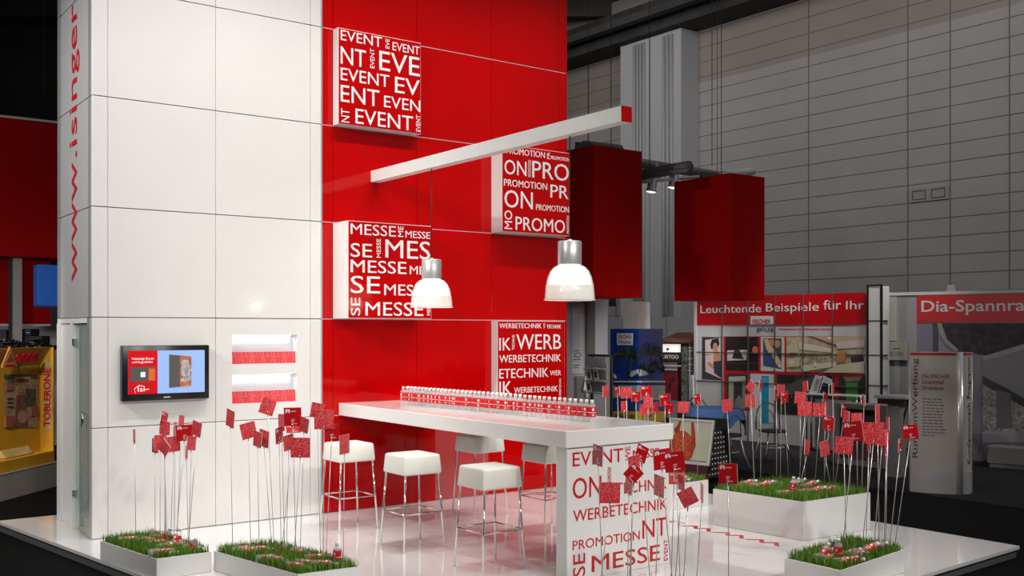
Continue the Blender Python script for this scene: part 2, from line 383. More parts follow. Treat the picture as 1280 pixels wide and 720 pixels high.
m.text('Isi', -0.26, -0.20, 0.085, 0.13, -0.0775, d=0.001).tube([(-0.28, -0.078, 0.07), (-0.29, -0.078, 0.11), (-0.25, -0.078, 0.14), (-0.20, -0.078, 0.13)], 0.003, 5).box(-0.20, -0.16, -0.0785, -0.0775, 0.10, 0.106)
m.build('slide_text', SW, scr)
m = MB().box(-0.322, -0.105, -0.079, -0.0775, 0.175, 0.305, 0).box(-0.165, -0.107, -0.080, -0.079, 0.180, 0.290, 1).box(-0.235, -0.195, -0.080, -0.079, 0.215, 0.260, 2)
m.build('slide_picture', [mat('slide slate', (0.10, 0.10, 0.09), 0.3, emit=0.12), mat('slide orange', (0.6, 0.12, 0.03), 0.3, emit=0.4), SW], scr)
OR = mat('slide orange mottled', (0.5, 0.16, 0.08), 0.3, emit=0.18, noise=0.6, nscale=18)
m = MB().plate([(0.02, 0.11), (0.12, 0.117), (0.12, 0.405), (0.02, 0.415)], -0.080, -0.0765, 0).plate([(0.12, 0.117), (0.225, 0.122), (0.225, 0.395), (0.12, 0.405)], -0.080, -0.0765, 1)
for k in range(14):
    a = k*0.45; m.box(0.125+0.08*random.random(), 0.14+0.08*random.random()+0.01, -0.081, -0.080, 0.15+0.22*random.random(), 0.15+0.22*random.random()+0.02, 2)
m.build('slide_book', [mat('slide slate', (0.1,)*3), OR, mat('slide pale', (0.5, 0.5, 0.55), 0.3, emit=0.2)], scr)
MB().box(-0.03, 0.03, -0.0765, -0.075, 0.022, 0.030).build('badge', WLET, tv)

# ---------------------------------------------------------------- the four lettered cubes
SIGNS = {
'EVENT': [('EVENT', 0.021, 0.514, 0.878, 0.986, 0), ('EVE', 0.558, 0.605, 0.877, 0.982, 1), ('EVENT', 0.644, 0.987, 0.87, 0.96, 0), ('NT', 0.021, 0.319, 0.629, 0.811, 0), ('EVENT', 0.371, 0.421, 0.636, 0.846, 1), ('EVE', 0.481, 0.987, 0.63, 0.839, 0), ('EVENT', 0.021, 0.605, 0.457, 0.588, 0), ('EV', 0.675, 0.987, 0.413, 0.586, 0), ('ENT', 0.021, 0.481, 0.231, 0.406, 0), ('EVEN', 0.54, 0.995, 0.237, 0.363, 0), ('NT', 0.026, 0.122, 0.015, 0.159, 1), ('EVENT', 0.195, 0.901, 0.019, 0.177, 0), ('EVENT', 0.943, 0.995, 0.019, 0.202, 1)],
'PROMOTION': [('PROMOTION', 0.054, 0.624, 0.907, 0.979, 0), ('PR', 0.658, 0.698, 0.901, 0.981, 1), ('PROMOTION', 0.715, 1.0, 0.902, 0.945, 0), ('ON', 0.027, 0.346, 0.664, 0.835, 0), ('PROMOTION', 0.372, 0.413, 0.662, 0.86, 1), ('PRO', 0.433, 0.993, 0.657, 0.861, 0), ('PROMOTION', 0.02, 0.658, 0.526, 0.607, 0), ('PR', 0.708, 0.987, 0.443, 0.599, 0), ('ON', 0.027, 0.44, 0.278, 0.483, 0), ('PROMOTION', 0.49, 0.993, 0.277, 0.349, 0), ('MO', 0.027, 0.138, 0.025, 0.243, 1), ('PROMO', 0.188, 0.933, 0.023, 0.181, 0), ('PROMOTION', 0.96, 1.0, 0.025, 0.238, 1)],
'MESSE': [('MESSE', 0.022, 0.557, 0.865, 0.978, 0), ('ME', 0.585, 0.648, 0.869, 0.983, 1), ('MESSE', 0.676, 0.985, 0.865, 0.939, 0), ('SE', 0.022, 0.272, 0.631, 0.775, 0), ('MESSE', 0.326, 0.374, 0.635, 0.833, 1), ('MES', 0.432, 0.985, 0.638, 0.834, 0), ('MESSE', 0.022, 0.687, 0.471, 0.603, 0), ('MES', 0.73, 0.983, 0.473, 0.563, 0), ('SE', 0.022, 0.367, 0.255, 0.437, 0), ('MESSE', 0.417, 0.983, 0.241, 0.36, 0), ('SE', 0.024, 0.132, 0.023, 0.21, 1), ('MESSE', 0.194, 0.896, 0.023, 0.168, 0), ('MESSE', 0.946, 0.989, 0.033, 0.169, 1)],
'WERBETECHNIK': [('WERBETECHNIK', 0.018, 0.643, 0.919, 0.977, 0), ('WE', 0.673, 0.695, 0.916, 0.979, 1), ('TECHNIK', 0.722, 0.944, 0.917, 0.963, 0), ('IK', 0.018, 0.181, 0.658, 0.805, 0), ('TECHNIK', 0.203, 0.239, 0.664, 0.844, 1), ('WERB', 0.266, 0.944, 0.665, 0.846, 0), ('WERBETECHNIK', 0.018, 0.944, 0.514, 0.604, 0), ('ETECHNIK', 0.018, 0.747, 0.33, 0.442, 0), ('WER', 0.774, 0.944, 0.346, 0.405, 0), ('IK', 0.018, 0.194, 0.131, 0.294, 0), ('WERBETECHNIK', 0.233, 0.894, 0.15, 0.219, 0), ('WERBETECHNIK', 0.916, 0.944, 0.076, 0.308, 1)],
'PANEL': [('EVENT', 0.047, 0.528, 0.862, 0.967, 0), ('WE', 0.549, 0.6, 0.866, 0.976, 1), ('MESSE', 0.626, 0.894, 0.874, 0.944, 0), ('ON', 0.047, 0.315, 0.614, 0.773, 0), ('PROMOTION', 0.376, 0.411, 0.70, 0.828, 1), ('TECHNIK', 0.457, 0.976, 0.608, 0.698, 0), ('WERBETECHNIK', 0.051, 0.98, 0.442, 0.531, 0), ('PROMOTION', 0.047, 0.695, 0.23, 0.302, 0), ('NT', 0.722, 0.976, 0.232, 0.378, 0), ('SE', 0.051, 0.163, 0.024, 0.197, 1), ('MESSE', 0.224, 0.904, 0.038, 0.165, 0), ('EVENT', 0.945, 0.986, 0.024, 0.195, 1)]}
def words(parent, key, x0, z0, wd, ht, y, mt, d=0.003):
    for t, u0, u1, v0, v1, r in SIGNS[key]:
        MB().text(t, x0+u0*wd, x0+u1*wd, z0+v0*ht, z0+v1*ht, y, r, d).build('word', mt, parent)
for key, a0, r, dep, lab in (('EVENT', 2.337, 4, 0.115, 'topmost red square sign on the red wall, lettered EVENT in white'),
                             ('PROMOTION', 4.302, 3, 0.205, 'red square sign lettered PROMOTION behind the white light beam'),
                             ('MESSE', 2.337, 2, 0.330, 'deep white-sided red sign lettered MESSE beside the farther pendant lamp'),
                             ('WERBETECHNIK', 4.302, 1, 0.118, 'lowest red square sign lettered WERBETECHNIK behind the bottles')):
    wd = 0.968; ht = PH-0.012; z0 = r*PH+0.006
    t = thing('lettered_sign', lab, 'sign', st(a0, 0, z0), AX, 'lettered cubes on the red wall')
    MB().box(0, wd, -dep, -0.001, 0, ht).build('box', WHITEM, t)
    MB().box(0.006, wd-0.004, -dep-0.004, -dep, 0.006, ht-0.006).build('front_panel', SIGNRED, t)
    words(t, key, 0.006, 0.006, wd-0.01, ht-0.012, -dep-0.004, WLET)

# ---------------------------------------------------------------- light beam and pendant lamps
bm_ = thing('light_beam', 'long white overhead beam with a red end, reaching out from the red wall', 'beam', st(2.82, 0, 3.395), AX)
MB().box(-0.05, 0.05, -3.86, -0.002, 0, 0.115).build('casing', WHITEM, bm_)
MB().box(-0.05, 0.05, -3.868, -3.86, 0, 0.115).build('end_cap', RED, bm_)
def lamp(b, zb, capz, label):
    t = thing('pendant_lamp', label, 'lamp', st(2.82, b, zb), AX, 'pendant lamps over the counter')
    h = capz-zb
    MB().tube([(0, 0, h+0.19), (0, 0, 3.395-zb)], 0.005, 6).build('cable', BLACKM, t)
    MB().lathe([(0.092, h), (0.095, h+0.01), (0.095, h+0.18), (0.088, h+0.19), (0.02, h+0.192), (0.018, h+0.205)], 28).build('cap', ALU, t)
    prof = [(0.094, h), (0.128, h-0.018), (0.155, h-0.05), (0.176, h-0.10), (0.190, h-0.17), (0.198, 0.012), (0.206, 0.006), (0.206, 0.0), (0.198, 0.0)]
    m = MB()
    n = 60; vs = []; fs = []
    for i, (r, z) in enumerate(prof):
        for k in range(n):
            rr = r*(1+0.006*(k % 2)); a = 2*math.pi*k/n; vs.append((rr*math.cos(a), rr*math.sin(a), z))
    for i in range(len(prof)-1):
        for k in range(n): fs.append((i*n+k, (i+1)*n+k, (i+1)*n+(k+1) % n, i*n+(k+1) % n))
    m.add(vs, fs, 0, True).build('shade', ACRYL, t)
    MB().lathe([(0.085, h-0.004), (0.118, h-0.022), (0.145, h-0.055), (0.164, h-0.10), (0.174, h-0.150), (0.03, h-0.152)], 28).build('diffuser', LAMPGLOW, t)
    l = bpy.data.lights.new('lamp', 'POINT'); l.energy = 2.5; l.shadow_soft_size = 0.08; l.color = (1, 0.97, 0.9)
    o = bpy.data.objects.new('lamp', l); C.objects.link(o); o.location = st(2.82, b, zb+h-0.20)
lamp(-1.12, 2.068, 2.338, 'farther pendant lamp with ribbed clear shade, hanging before the MESSE sign')
lamp(-3.20, 2.088, 2.368, 'nearer pendant lamp with ribbed clear shade, hanging below the beam\'s red end')

# ---------------------------------------------------------------- bar counter
br = thing('bar_counter', 'long glossy white high bar counter running out from the red wall', 'counter', st(2.40, 0, 0.002), AX)
BT = 1.108
MB().bbox(0.0, 1.10, -3.67, -0.003, BT-0.125, BT, 0.004, seg=1).build('countertop', WHITE, br)
MB().box(0.03, 1.07, -3.665, -0.01, BT-0.129, BT-0.125).build('shadow_gap', SEAM, br)
MB().box(0.02, 1.07, -3.655, -3.53, 0, BT-0.129).build('end_panel', WHITE, br)
words(br, 'PANEL', 0.025, 0.0, 1.04, BT-0.13, -3.655, REDL)
MB().box(0.42, 1.02, -1.205, -1.190, 0, BT-0.129).build('glass_support', mat('support glass', (0.85, 0.9, 0.9), 0.02, alpha=0.10, spec=0.9), br)

# ---------------------------------------------------------------- bar stools
def stool():
    t = thing('bar_stool', '', 'stool', (0, 0, 0), AX, 'bar stools at the counter')
    MB().bbox(-0.187, 0.187, -0.187, 0.187, 0.635, 0.800, 0.02, taper=0.93, seg=3).build('seat', SEATM, t)
    for sx, sy in ((-1, -1), (1, -1), (1, 1), (-1, 1)):
        MB().tube([(sx*0.163, sy*0.163, 0.636), (sx*0.198, sy*0.198, 0.0)], 0.0085, 10).build('leg', CHROME, t)
    q = 0.181; m = MB()
    for a, b in (((-q, -q), (q, -q)), ((q, -q), (q, q)), ((q, q), (-q, q)), ((-q, q), (-q, -q))): m.tube([(a[0], a[1], 0.31), (b[0], b[1], 0.31)], 0.0065, 8)
    m.build('footrest', CHROME, t)
    return t
st0 = None
for a, b, lab in ((2.09, -0.83, 'white cube-seat bar stool nearest the white wall, at the counter\'s far end'),
                  (2.14, -1.91, 'white cube-seat bar stool, middle of the three on the counter\'s near side'),
                  (2.22, -2.95, 'white cube-seat bar stool standing nearest the lettered counter end'),
                  (3.48, -0.97, 'white bar stool behind the counter, the farther of the two against the red wall'),
                  (3.55, -2.0, 'white bar stool behind the counter, half hidden by the lettered end panel')):
    if st0 is None: st0 = stool(); st0.location = st(a, b, 0); st0['label'] = lab
    else: dup(st0, st(a, b, 0), None, lab)

# ---------------------------------------------------------------- bottles
def bottle():
    t = thing('water_bottle', '', 'bottle', (0, 0, 0), 0)
    MB().lathe([(0.027, 0.0), (0.031, 0.005), (0.031, 0.055), (0.0295, 0.060), (0.0295, 0.122), (0.031, 0.126), (0.029, 0.138), (0.018, 0.152), (0.012, 0.158), (0.012, 0.166)], 14).build('body', PET, t)
    m = MB().lathe([(0.0303, 0.044), (0.0313, 0.046), (0.0313, 0.080)], 14, closed=False).lathe([(0.0313, 0.080), (0.0313, 0.084)], 14, mi=1, closed=False).lathe([(0.0313, 0.084), (0.0313, 0.126), (0.0303, 0.128)], 14, closed=False)
    for k in range(3):
        t0 = k*2.094
        for (dz0, dz1, w_) in ((0.096, 0.116, 0.25), (0.056, 0.060, 0.35), (0.066, 0.069, 0.3)):
            vs = [((0.0318)*math.cos(t0+s*w_), 0.0318*math.sin(t0+s*w_), z) for z in (dz0, dz1) for s in (-1, 0, 1)]
            m.add(vs, [(0, 1, 4, 3), (1, 2, 5, 4)], 1)
    m.build('label', [LABELR, WLET], t)
    MB().lathe([(0.0145, 0.160), (0.0145, 0.181), (0.0135, 0.183)], 12).build('cap', CAPM, t)
    return t
bt0 = bottle(); first = True
def put_bottle(loc, rot, label, group):
    global first
    if first:
        first = False; bt0.location = loc; bt0.rotation_euler = rot; bt0['label'] = label; bt0['group'] = group; return bt0
    return dup(bt0, loc, rot, label, group)
NB = 43
for row in (0, 1):
    for i in range(NB):
        if row == 1 and i > 27: continue
        b = -0.60-(3.21-0.60)*i/(NB-1); a = 2.815+(3.045-2.815)*i/(NB-1)+row*0.066
        put_bottle(st(a+random.uniform(-.003, .003), b+row*0.02, BT), (0, 0, random.uniform(0, 6)),
                   'small clear water bottle with red label and white cap, upright in the counter\'s long row', 'water bottles lined up on the counter')
# ---------------------------------------------------------------- planters with grass
PL = {}
def planter(key, q, h, label, nbl, seed):
    cx = sum(p[0] for p in q)/4; cy = sum(p[1] for p in q)/4
    Q = [(a-cx, b-cy) for a, b in q]
    t = thing('planter', label, 'planter', st(cx, cy, 0.002), AX, 'white planters with grass')
    def inset(d):
        out = []
        for x, y in Q:
            l = math.hypot(x, y); out.append((x*(1-d*1.41/l), y*(1-d*1.41/l)))
        return out
    I = inset(0.018); m = MB(); n = 4
    vs = [(x, y, 0) for x, y in Q]+[(x, y, h) for x, y in Q]+[(x, y, h) for x, y in I]+[(x, y, h-0.05) for x, y in I]
    fs = []
    for i in range(4):
        j = (i+1) % 4
        fs += [(i, j, 4+j, 4+i), (4+i, 4+j, 8+j, 8+i), (8+i, 8+j, 12+j, 12+i)]
    fs += [(3, 2, 1, 0)]
    m.add(vs, fs); m.build('box', WHITEM, t)
    MB().quadprism(inset(0.019), h-0.05, h-0.012).build('soil', SOIL, t)
    rnd = random.Random(seed); g = MB()
    for k in range(nbl):
        u, v = rnd.random(), rnd.random()
        A = inset(0.012)
        x = (A[0][0]*(1-u)+A[3][0]*u)*(1-v)+(A[1][0]*(1-u)+A[2][0]*u)*v
        y = (A[0][1]*(1-u)+A[3][1]*u)*(1-v)+(A[1][1]*(1-u)+A[2][1]*u)*v
        hh = rnd.uniform(0.045, 0.088)*(1.25 if rnd.random() < .1 else 1); th = rnd.uniform(0, 6.28); wv = rnd.uniform(0.0018, 0.0035); ln = rnd.uniform(0.0, 0.035); ld = rnd.uniform(0, 6.28)
        dx, dy = math.cos(th)*wv, math.sin(th)*wv; lx, ly = math.cos(ld)*ln, math.sin(ld)*ln
        z = h-0.014
        g.add([(x-dx, y-dy, z), (x+dx, y+dy, z), (x+dx*.8+lx*.35, y+dy*.8+ly*.35, z+hh*.6), (x-dx*.8+lx*.35, y-dy*.8+ly*.35, z+hh*.6), (x+lx, y+ly, z+hh)],
              [(0, 1, 2, 3), (3, 2, 4)], rnd.choice((0, 0, 1, 2)))
    go = g.build('grass', GRASSM, t); go['kind'] = 'stuff'
    PL[key] = (q, h, inset)
    return t
planter('L1', [(-.15, -.86), (.01, -1.80), (.425, -1.80), (.27, -.86)], .15, 'low white planter of grass under the television, leftmost on the platform', 5200, 1)
planter('L2', [(.455, -1.771), (.651, -2.873), (1.121, -2.912), (.92, -1.81)], .15, 'low white grass planter in the left foreground with a bottle standing upright', 6200, 2)
planter('RB', [(4.80, -1.0), (4.80, -1.95), (5.74, -1.95), (5.74, -1.0)], .265, 'white grass planter behind the lettered counter end, partly hidden', 6500, 3)
planter('R', [(4.955, -2.745), (5.028, -3.734), (5.97, -3.76), (5.92, -2.77)], .34, 'tall white planter of grass on the right of the platform', 8000, 4)
planter('FR', [(3.72, -4.59), (3.72, -5.075), (4.70, -4.935), (4.70, -4.45)], .17, 'low white grass planter in the right foreground at the platform edge', 5200, 5)
planter('FC', [(1.62, -4.70), (1.62, -5.20), (2.75, -5.20), (2.75, -4.70)], .10, 'low white grass planter at the platform\'s front edge below the lettered counter end', 3000, 6)

# ---------------------------------------------------------------- red cards on wires
S_ = 0.14
CRND = random.Random(11)
def card_mesh():
    m = MB(); s = S_/2; e = 0.002
    vs = [(-s, -e, -s), (s, -e, -s), (s, -e, s), (-s, -e, s), (-s, e, -s), (s, e, -s), (s, e, s), (-s, e, s)]
    m.add(vs, [(0, 1, 2, 3)], 0).add(vs, [(5, 4, 7, 6)], 1).add(vs, [(0, 4, 5, 1), (1, 5, 6, 2), (2, 6, 7, 3), (3, 7, 4, 0)], 2)
    y = e+0.0006
    def q(x0, x1, z0, z1): m.add([(-x0, y, z0), (-x1, y, z0), (-x1, y, z1), (-x0, y, z1)], [(0, 1, 2, 3)], 2)
    q(-.058, -.045, .030, .052); q(-.033, -.020, .030, .052); q(-.045, -.033, .040, .049); q(-.052, -.026, .052, .058)
    q(-.012, .006, .039, .044); q(.009, .028, .039, .044)
    for k in range(4): q(-.012, .018-.004*k, -.020-.007*k, -.0175-.007*k)
    q(-.012, .035, -.055, -.050)
    return m
CARDM = card_mesh().build('card', [CARDP, CARDR, mat('white card edge', (0.8, 0.78, 0.78), 0.5)])
CARDMESH = CARDM.data; bpy.data.objects.remove(CARDM)
CLIPMESH = None
def card_obj(name, parent=None):
    o = bpy.data.objects.new(name, CARDMESH); C.objects.link(o)
    if parent: o.parent = parent
    return o
def wire_card(key, cx, cy, w, h, roll, face, bx, by=None, label=''):
    q, ph, ins = PL[key]; zt = ph-0.013
    if by is None: by = DEFBY[key]
    B = onz(bx, by, zt)
    o_, e1, e2 = st(*q[1]), st(*q[2])-st(*q[1]), st(*q[0])-st(*q[1]); d_ = B-o_
    det = e1.x*e2.y-e1.y*e2.x; u = (d_.x*e2.y-d_.y*e2.x)/det; v = (e1.x*d_.y-e1.y*d_.x)/det
    while (u < 0.05 or u > 0.95 or v < 0.05 or v > 0.95) and by < 800:
        by += 0.5; B = onz(bx, by, zt); d_ = B-o_; u = (d_.x*e2.y-d_.y*e2.x)/det; v = (e1.x*d_.y-e1.y*d_.x)/det
    u = min(max(u, 0.05), 0.95); v = min(max(v, 0.05), 0.95)
    B = o_+e1*u+e2*v; B.z = zt
    Y = B.y+CRND.uniform(-0.07, 0.07)
    P = pt(cx, cy, Y)
    px = S_*F/Y
    flat = h < 0.62*w
    c, s = abs(math.cos(R(roll))), abs(math.sin(R(roll)))
    scl = min(1.15, max(0.72, max(w, h)/(px*(c+s)))); px *= scl
    t = thing('wire_card', label, 'card on wire', B, 0, 'red cards on wires')
    yaw0 = math.atan2(-P.x, P.y)
    c, s = abs(math.cos(R(roll))), abs(math.sin(R(roll)))
    full = px*(c+s) if roll else px
    rw = max(0.06, min(1, w/full)); rh = max(0.1, min(1, h/full))
    sgn = 1 if (int(cx*7) % 2) else -1
    yaw = yaw0+sgn*math.acos(rw)*(0.97 if rw < .2 else 1)
    pitch = math.acos(rh) if flat else 0
    o = card_obj('card', t)
    if face == 'l': M = Matrix.Rotation(yaw+math.pi, 4, 'Z') @ Matrix.Rotation(pitch, 4, 'X') @ Matrix.Rotation(-R(roll), 4, 'Y')
    else: M = Matrix.Rotation(yaw, 4, 'Z') @ Matrix.Rotation(-pitch, 4, 'X') @ Matrix.Rotation(R(roll), 4, 'Y')
    L = P-B
    o.scale = (scl, 1, scl); o.location = L; o.rotation_euler = M.to_euler()
    hh = scl*(S_/2)*(c+s if abs(roll) > 20 else 1)*math.cos(pitch)
    tip = Vector((L.x, L.y, L.z-hh+0.012))
    dirn = tip.normalized()
    MB().tube([(0, 0, -0.02), tip], 0.0029, 6).build('wire', STEEL, t)
    k = MB().tube([tip-dirn*0.028, tip+Vector((0, 0, 0.012))], 0.0048, 8); k.build('clip', CHROME, t)
    return t
DEFBY = {'L1': 676, 'L2': 695, 'RB': 600, 'R': 608, 'FR': 694, 'FC': 745}
WHERE = {'L1': 'in the planter below the television', 'L2': 'in the left foreground planter', 'RB': 'in the planter behind the counter end',
         'R': 'in the tall right planter', 'FR': 'in the right foreground planter', 'FC': 'before the lettered counter end'}
# planter, card centre x y, width, height, roll, face (p printed, l with logo), foot x, foot y
CARDS = [
('L1',168,545,2,17,0,'p',170,669),('L1',205,523,10,12,20,'l',207,672),('L1',206,535,13,18,4,'p',206,680),('L1',226.5,527,7,16,5,'p',221,672),
('L1',246,536,13,22,12,'p',235,676),('L1',218.5,536,4,17,0,'l',218,671),('L1',230.5,541,21,18,-3,'l',219.5,674),('L1',194,557,7,18,0,'p',194,668),
('L1',200.5,553,15,19,0,'p',200,680),('L1',206,560,14,20,38,'p',209,686),('L1',217,555,16,20,-2,'p',213,682),('L1',239,554,12,20,8,'p',236,673),('L1',233,565,3,17,6,'p',235.5,681),
('L2',288,523,11,25,10,'p',291,684),('L2',310.5,538,22,24,-13,'p',313.5,681),('L2',322,549,11,22,8,'p',324,678),('L2',330,548,13,24,8,'p',340,682),
('L2',334.5,508.5,23,25,20,'p',343,679),('L2',352,528,8,22,-3,'p',356,682),('L2',366,521,22,24,-2,'l',370,690),('L2',367,536,19,9,-3,'l',352,684),
('L2',380,531,13,22,12,'p',375,683),('L2',349,544,10,22,-6,'l',351.5,680),('L2',361,553,15,22,-8,'p',358,681),('L2',375.5,559.5,24,25,0,'p',367,700),
('L2',396.5,513,19,22,12,'p',401,702),('L2',405,524.5,24,24,0,'p',404,694),('L2',414.5,540,20,17,-2,'l',407,688),('L2',430.5,555.5,12,24,0,'p',429,694),
('FC',747.5,569,13,27,4,'l',755,None),('FC',762.5,616,26,27,2,'p',745,760),('FC',801.7,567,19,27,24,'l',815,None),('FC',791.7,592,26,26,47,'l',787,None),
('FC',792.5,581,15,26,-6,'p',785,742),('FC',786,607,10,20,12,'p',784,750),('FC',824,607.5,13,28,3,'p',818,None),('FC',827,574,21,27,-3,'l',843,None),
('FC',843,577,29,29,-9,'l',838,742),('FC',846,598,20,12,0,'l',851,None),('FC',852,603,8,20,0,'p',842,742),('FC',859.7,621.5,28,28,-28,'p',852,760),
('FC',877.5,615,2.5,24,3,'p',869,None),('FC',910,592,24,26,-2,'l',911,742),
('RB',757,489,7,14,0,'p',758,599),('RB',772,489,6,13,-12,'l',775,None),('RB',783,491,13,14,0,'p',784,None),('RB',780,508,8,14,-4,'p',781,None),('RB',795,496,11,13,3,'l',796,None),
('RB',808,489,14,14,-4,'l',806,597),('RB',810,503,12,14,4,'p',811,None),('RB',806,512,13,12,0,'p',804,None),('RB',819,510,9,14,-3,'p',818,None),('RB',831,500,13,16,-4,'l',833,None),
('RB',836.5,510,11,15,5,'l',843,None),('RB',854,509,14,14,0,'p',854,597),('RB',872,499,9,15,-14,'l',872,598),
('R',909,507,13,17,-6,'p',915,603),('R',938.6,483.6,13,18,38,'p',943,605),('R',938,501,13,17,-3,'p',944,607),('R',951,482,4,15,6,'l',951,600),('R',970.5,490.5,5,18,0,'l',971,601),
('R',976.5,489,9,18,4,'p',975.5,600),('R',981,497,9,15,-5,'l',986,599),('R',1006.6,483,7,15,-8,'p',1006,603),('R',1000.5,497,14,16,4,'p',1000,606),('R',1006,511,18,18,-2,'p',998,609),
('R',1031.6,497,6,15,12,'l',1030,603),('R',1025,512,17,17,0,'p',1018,608),('R',1036,529.5,14,20,6,'l',1029,610),('R',1009,559,7,22,10,'p',998,613),('R',1031,560.5,12,21,-8,'p',1040,612),
('R',1054.5,514,6,19,12,'l',1043,601),('R',1058,521,7,15,0,'p',1064,604),('R',1071,523,14,12,-2,'p',1072,600),('R',1080,500,2,14,0,'p',1077,602),('R',1041,485,2,12,0,'p',1042,599),
('FR',1066.4,539,26,28,-8,'l',1052,None),('FR',1092,541,27,24,-2,'p',1076,None),('FR',1055,557,23,23,4,'p',1058,None),('FR',1102.5,547,17,21,3,'p',1092,683),
('FR',1086,557,4,14,3,'l',1082,689),('FR',1097,518,5,24,0,'p',1099,680),('FR',1109.5,529.5,4,16,-4,'p',1107,681),('FR',1108,563,4,17,8,'p',1105,684),
('FR',1138,540,20,20,-6,'l',1117,682),('FR',1125,557,3,13,0,'l',1111,683)]
from collections import defaultdict
by_pl = defaultdict(list)
for c in CARDS: by_pl[c[0]].append(c)
for key, lst in by_pl.items():
    lst.sort(key=lambda c: c[1])
    kinds = defaultdict(list)
    for c in lst:
        kd = 'edge-on' if c[3] <= 5 else ('with white logo' if c[6] == 'l' else 'with fine print')
        kinds[kd].append(c)
    for kd, ll in kinds.items():
        for i, c in enumerate(ll):
            pos = 'the only' if len(ll) == 1 else (ORD[i+1]+' from left' if i < len(ll)-1 else 'rightmost')
            pre = {'edge-on': 'red wire card %s', 'with white logo': 'red wire card %s', 'with fine print': 'red wire card %s'}[kd] % kd
            wire_card(*c, label='%s, %s %s' % (pre, pos if len(ll) > 1 else 'the only one', WHERE[key]))
# ---------------------------------------------------------------- cards standing in the two wall niches
for z, nm in ((1.145, 'lower'), (1.525, 'upper')):
    for i in range(6):
        o = card_obj('printed_card'); s = 0.109/S_
        o.scale = (s, 1, s*1.06); o.location = st(1.277+0.0555+i*0.1108, 0.035, z+0.0585); o.rotation_euler = (R(-3), 0, AX)
        tag(o, 'red printed card in the %s lit wall niche, %s' % (nm, (ORD[i+1]+' from the left' if 0 < i < 5 else ('leftmost' if i == 0 else 'rightmost'))), 'card', 'red cards in the wall niches')
# ---------------------------------------------------------------- bottles lying in the grass
LY = {
'L1': [(162,672,20,0),(200,670,80,0),(187,673,70,0),(199,676,75,0),(210,680,60,0),(187,692,35,0),(203,690,30,0),(218,690,25,0),(230,663,10,40),(243,674,70,0),(247,668,10,60),(255,672,-10,65),(266,679,20,50),(258,682,80,0),(226,679,75,0)],
'L2': [(303,684,80,0),(312,686,85,0),(326,684,60,0),(331,695,75,0),(346,697,50,0),(353,683,-40,35),(382,687,50,0),(366,705,80,0),(383,701,60,0),(395,694,40,0),(405,702,85,0),(424,700,0,86)],
'RB': [(842,599,60,0),(852,598,80,0),(861,598,70,0),(872,599,75,0)],
'R': [(931,603,-30,15),(947,605,60,0),(955,606,40,20),(966,602,80,0),(990,605,0,45),(991,613,5,84),(1004,602,-20,35),(1012,606,-40,20),(1020,612,-40,15),(1005,612,80,0),(1034,610,75,0),(965,616,80,0),(1040,608,60,0)],
'FR': [(1008,699,-20,55),(1018,700,60,0),(1042,686,70,0),(1047,694,0,80),(1062,688,-30,30),(1074,690,75,0),(1068,697,80,0),(1086,686,60,20),(1094,683,70,20),(1040,703,70,0),(1030,693,60,0)]}
WH2 = {'L1': 'the planter below the television', 'L2': 'the left foreground planter', 'RB': 'the planter behind the counter end', 'R': 'the tall right planter', 'FR': 'the right foreground planter'}
for key, ll in LY.items():
    ll.sort(key=lambda c: c[0]); h = PL[key][1]
    for i, (x, y, yaw, up) in enumerate(ll):
        z = h+0.022+0.03*math.sin(R(up))*0
        B = onz(x, y, z+0.02); q = PL[key][0]
        o_, e1, e2 = st(*q[1]), st(*q[2])-st(*q[1]), st(*q[0])-st(*q[1]); d_ = B-o_; det = e1.x*e2.y-e1.y*e2.x
        u = min(max((d_.x*e2.y-d_.y*e2.x)/det, 0.2), 0.8); v = min(max((e1.x*d_.y-e1.y*d_.x)/det, 0.12), 0.9); B.x, B.y = (o_+e1*u+e2*v).xy
        pos = 'leftmost' if i == 0 else ('rightmost' if i == len(ll)-1 else ORD[i+1]+' from left')
        how = 'upright' if up > 75 else ('leaning' if up > 25 else 'lying')
        yw = R(90+random.uniform(-42, 42)) if up < 75 else R(yaw)
        e = (R(90-up), 0, yw+R(random.uniform(-10, 10)))
        M = Matrix.Rotation(e[2], 4, 'Z') @ Matrix.Rotation(e[0], 4, 'X')
        loc = B-(M @ Vector((0, 0, 0.085)))*(1 if up < 75 else 0)
        if up >= 25: loc.z = h-0.012 if up > 75 else h-0.03
        else: loc.z = h+0.022-0.09*math.sin(R(up))*0.3
        put_bottle(loc, e, 'red-labelled water bottle %s in %s, %s' % (how, WH2[key], pos), 'water bottles strewn in the planters')

# ================================================================ THE NEIGHBOURING STANDS, RIGHT
def col(c, r=0.5, e=0.0):
    return mat('print %.3f %.3f %.3f %.2f' % (c[0], c[1], c[2], r), c, r)
def art(f, name, parent, items, off, dy=0.0012, rough=0.5):
    m = MB(); mats = []; idx = {}
    for k, (poly, c) in enumerate(items):
        if c not in idx: idx[c] = len(mats); mats.append(c if isinstance(c, bpy.types.Material) else col(c, rough))
        P = f.poly(poly, off)
        a = sum(P[i][0]*P[(i+1) % len(P)][1]-P[(i+1) % len(P)][0]*P[i][1] for i in range(len(P)))
        if a < 0: P = P[::-1]
        m.plate(P, -off-dy*(k+1), -off, idx[c])
    return m.build(name, mats, parent)
def rc(x0, y0, x1, y1): return [(x0, y0), (x1, y0), (x1, y1), (x0, y1)]
def ell(cx, cy, rx, ry, n=14, rot=0):
    return [(cx+rx*math.cos(t)*math.cos(rot)-ry*math.sin(t)*math.sin(rot), cy+rx*math.cos(t)*math.sin(rot)+ry*math.sin(t)*math.cos(rot)) for t in [2*math.pi*k/n for k in range(n)]]
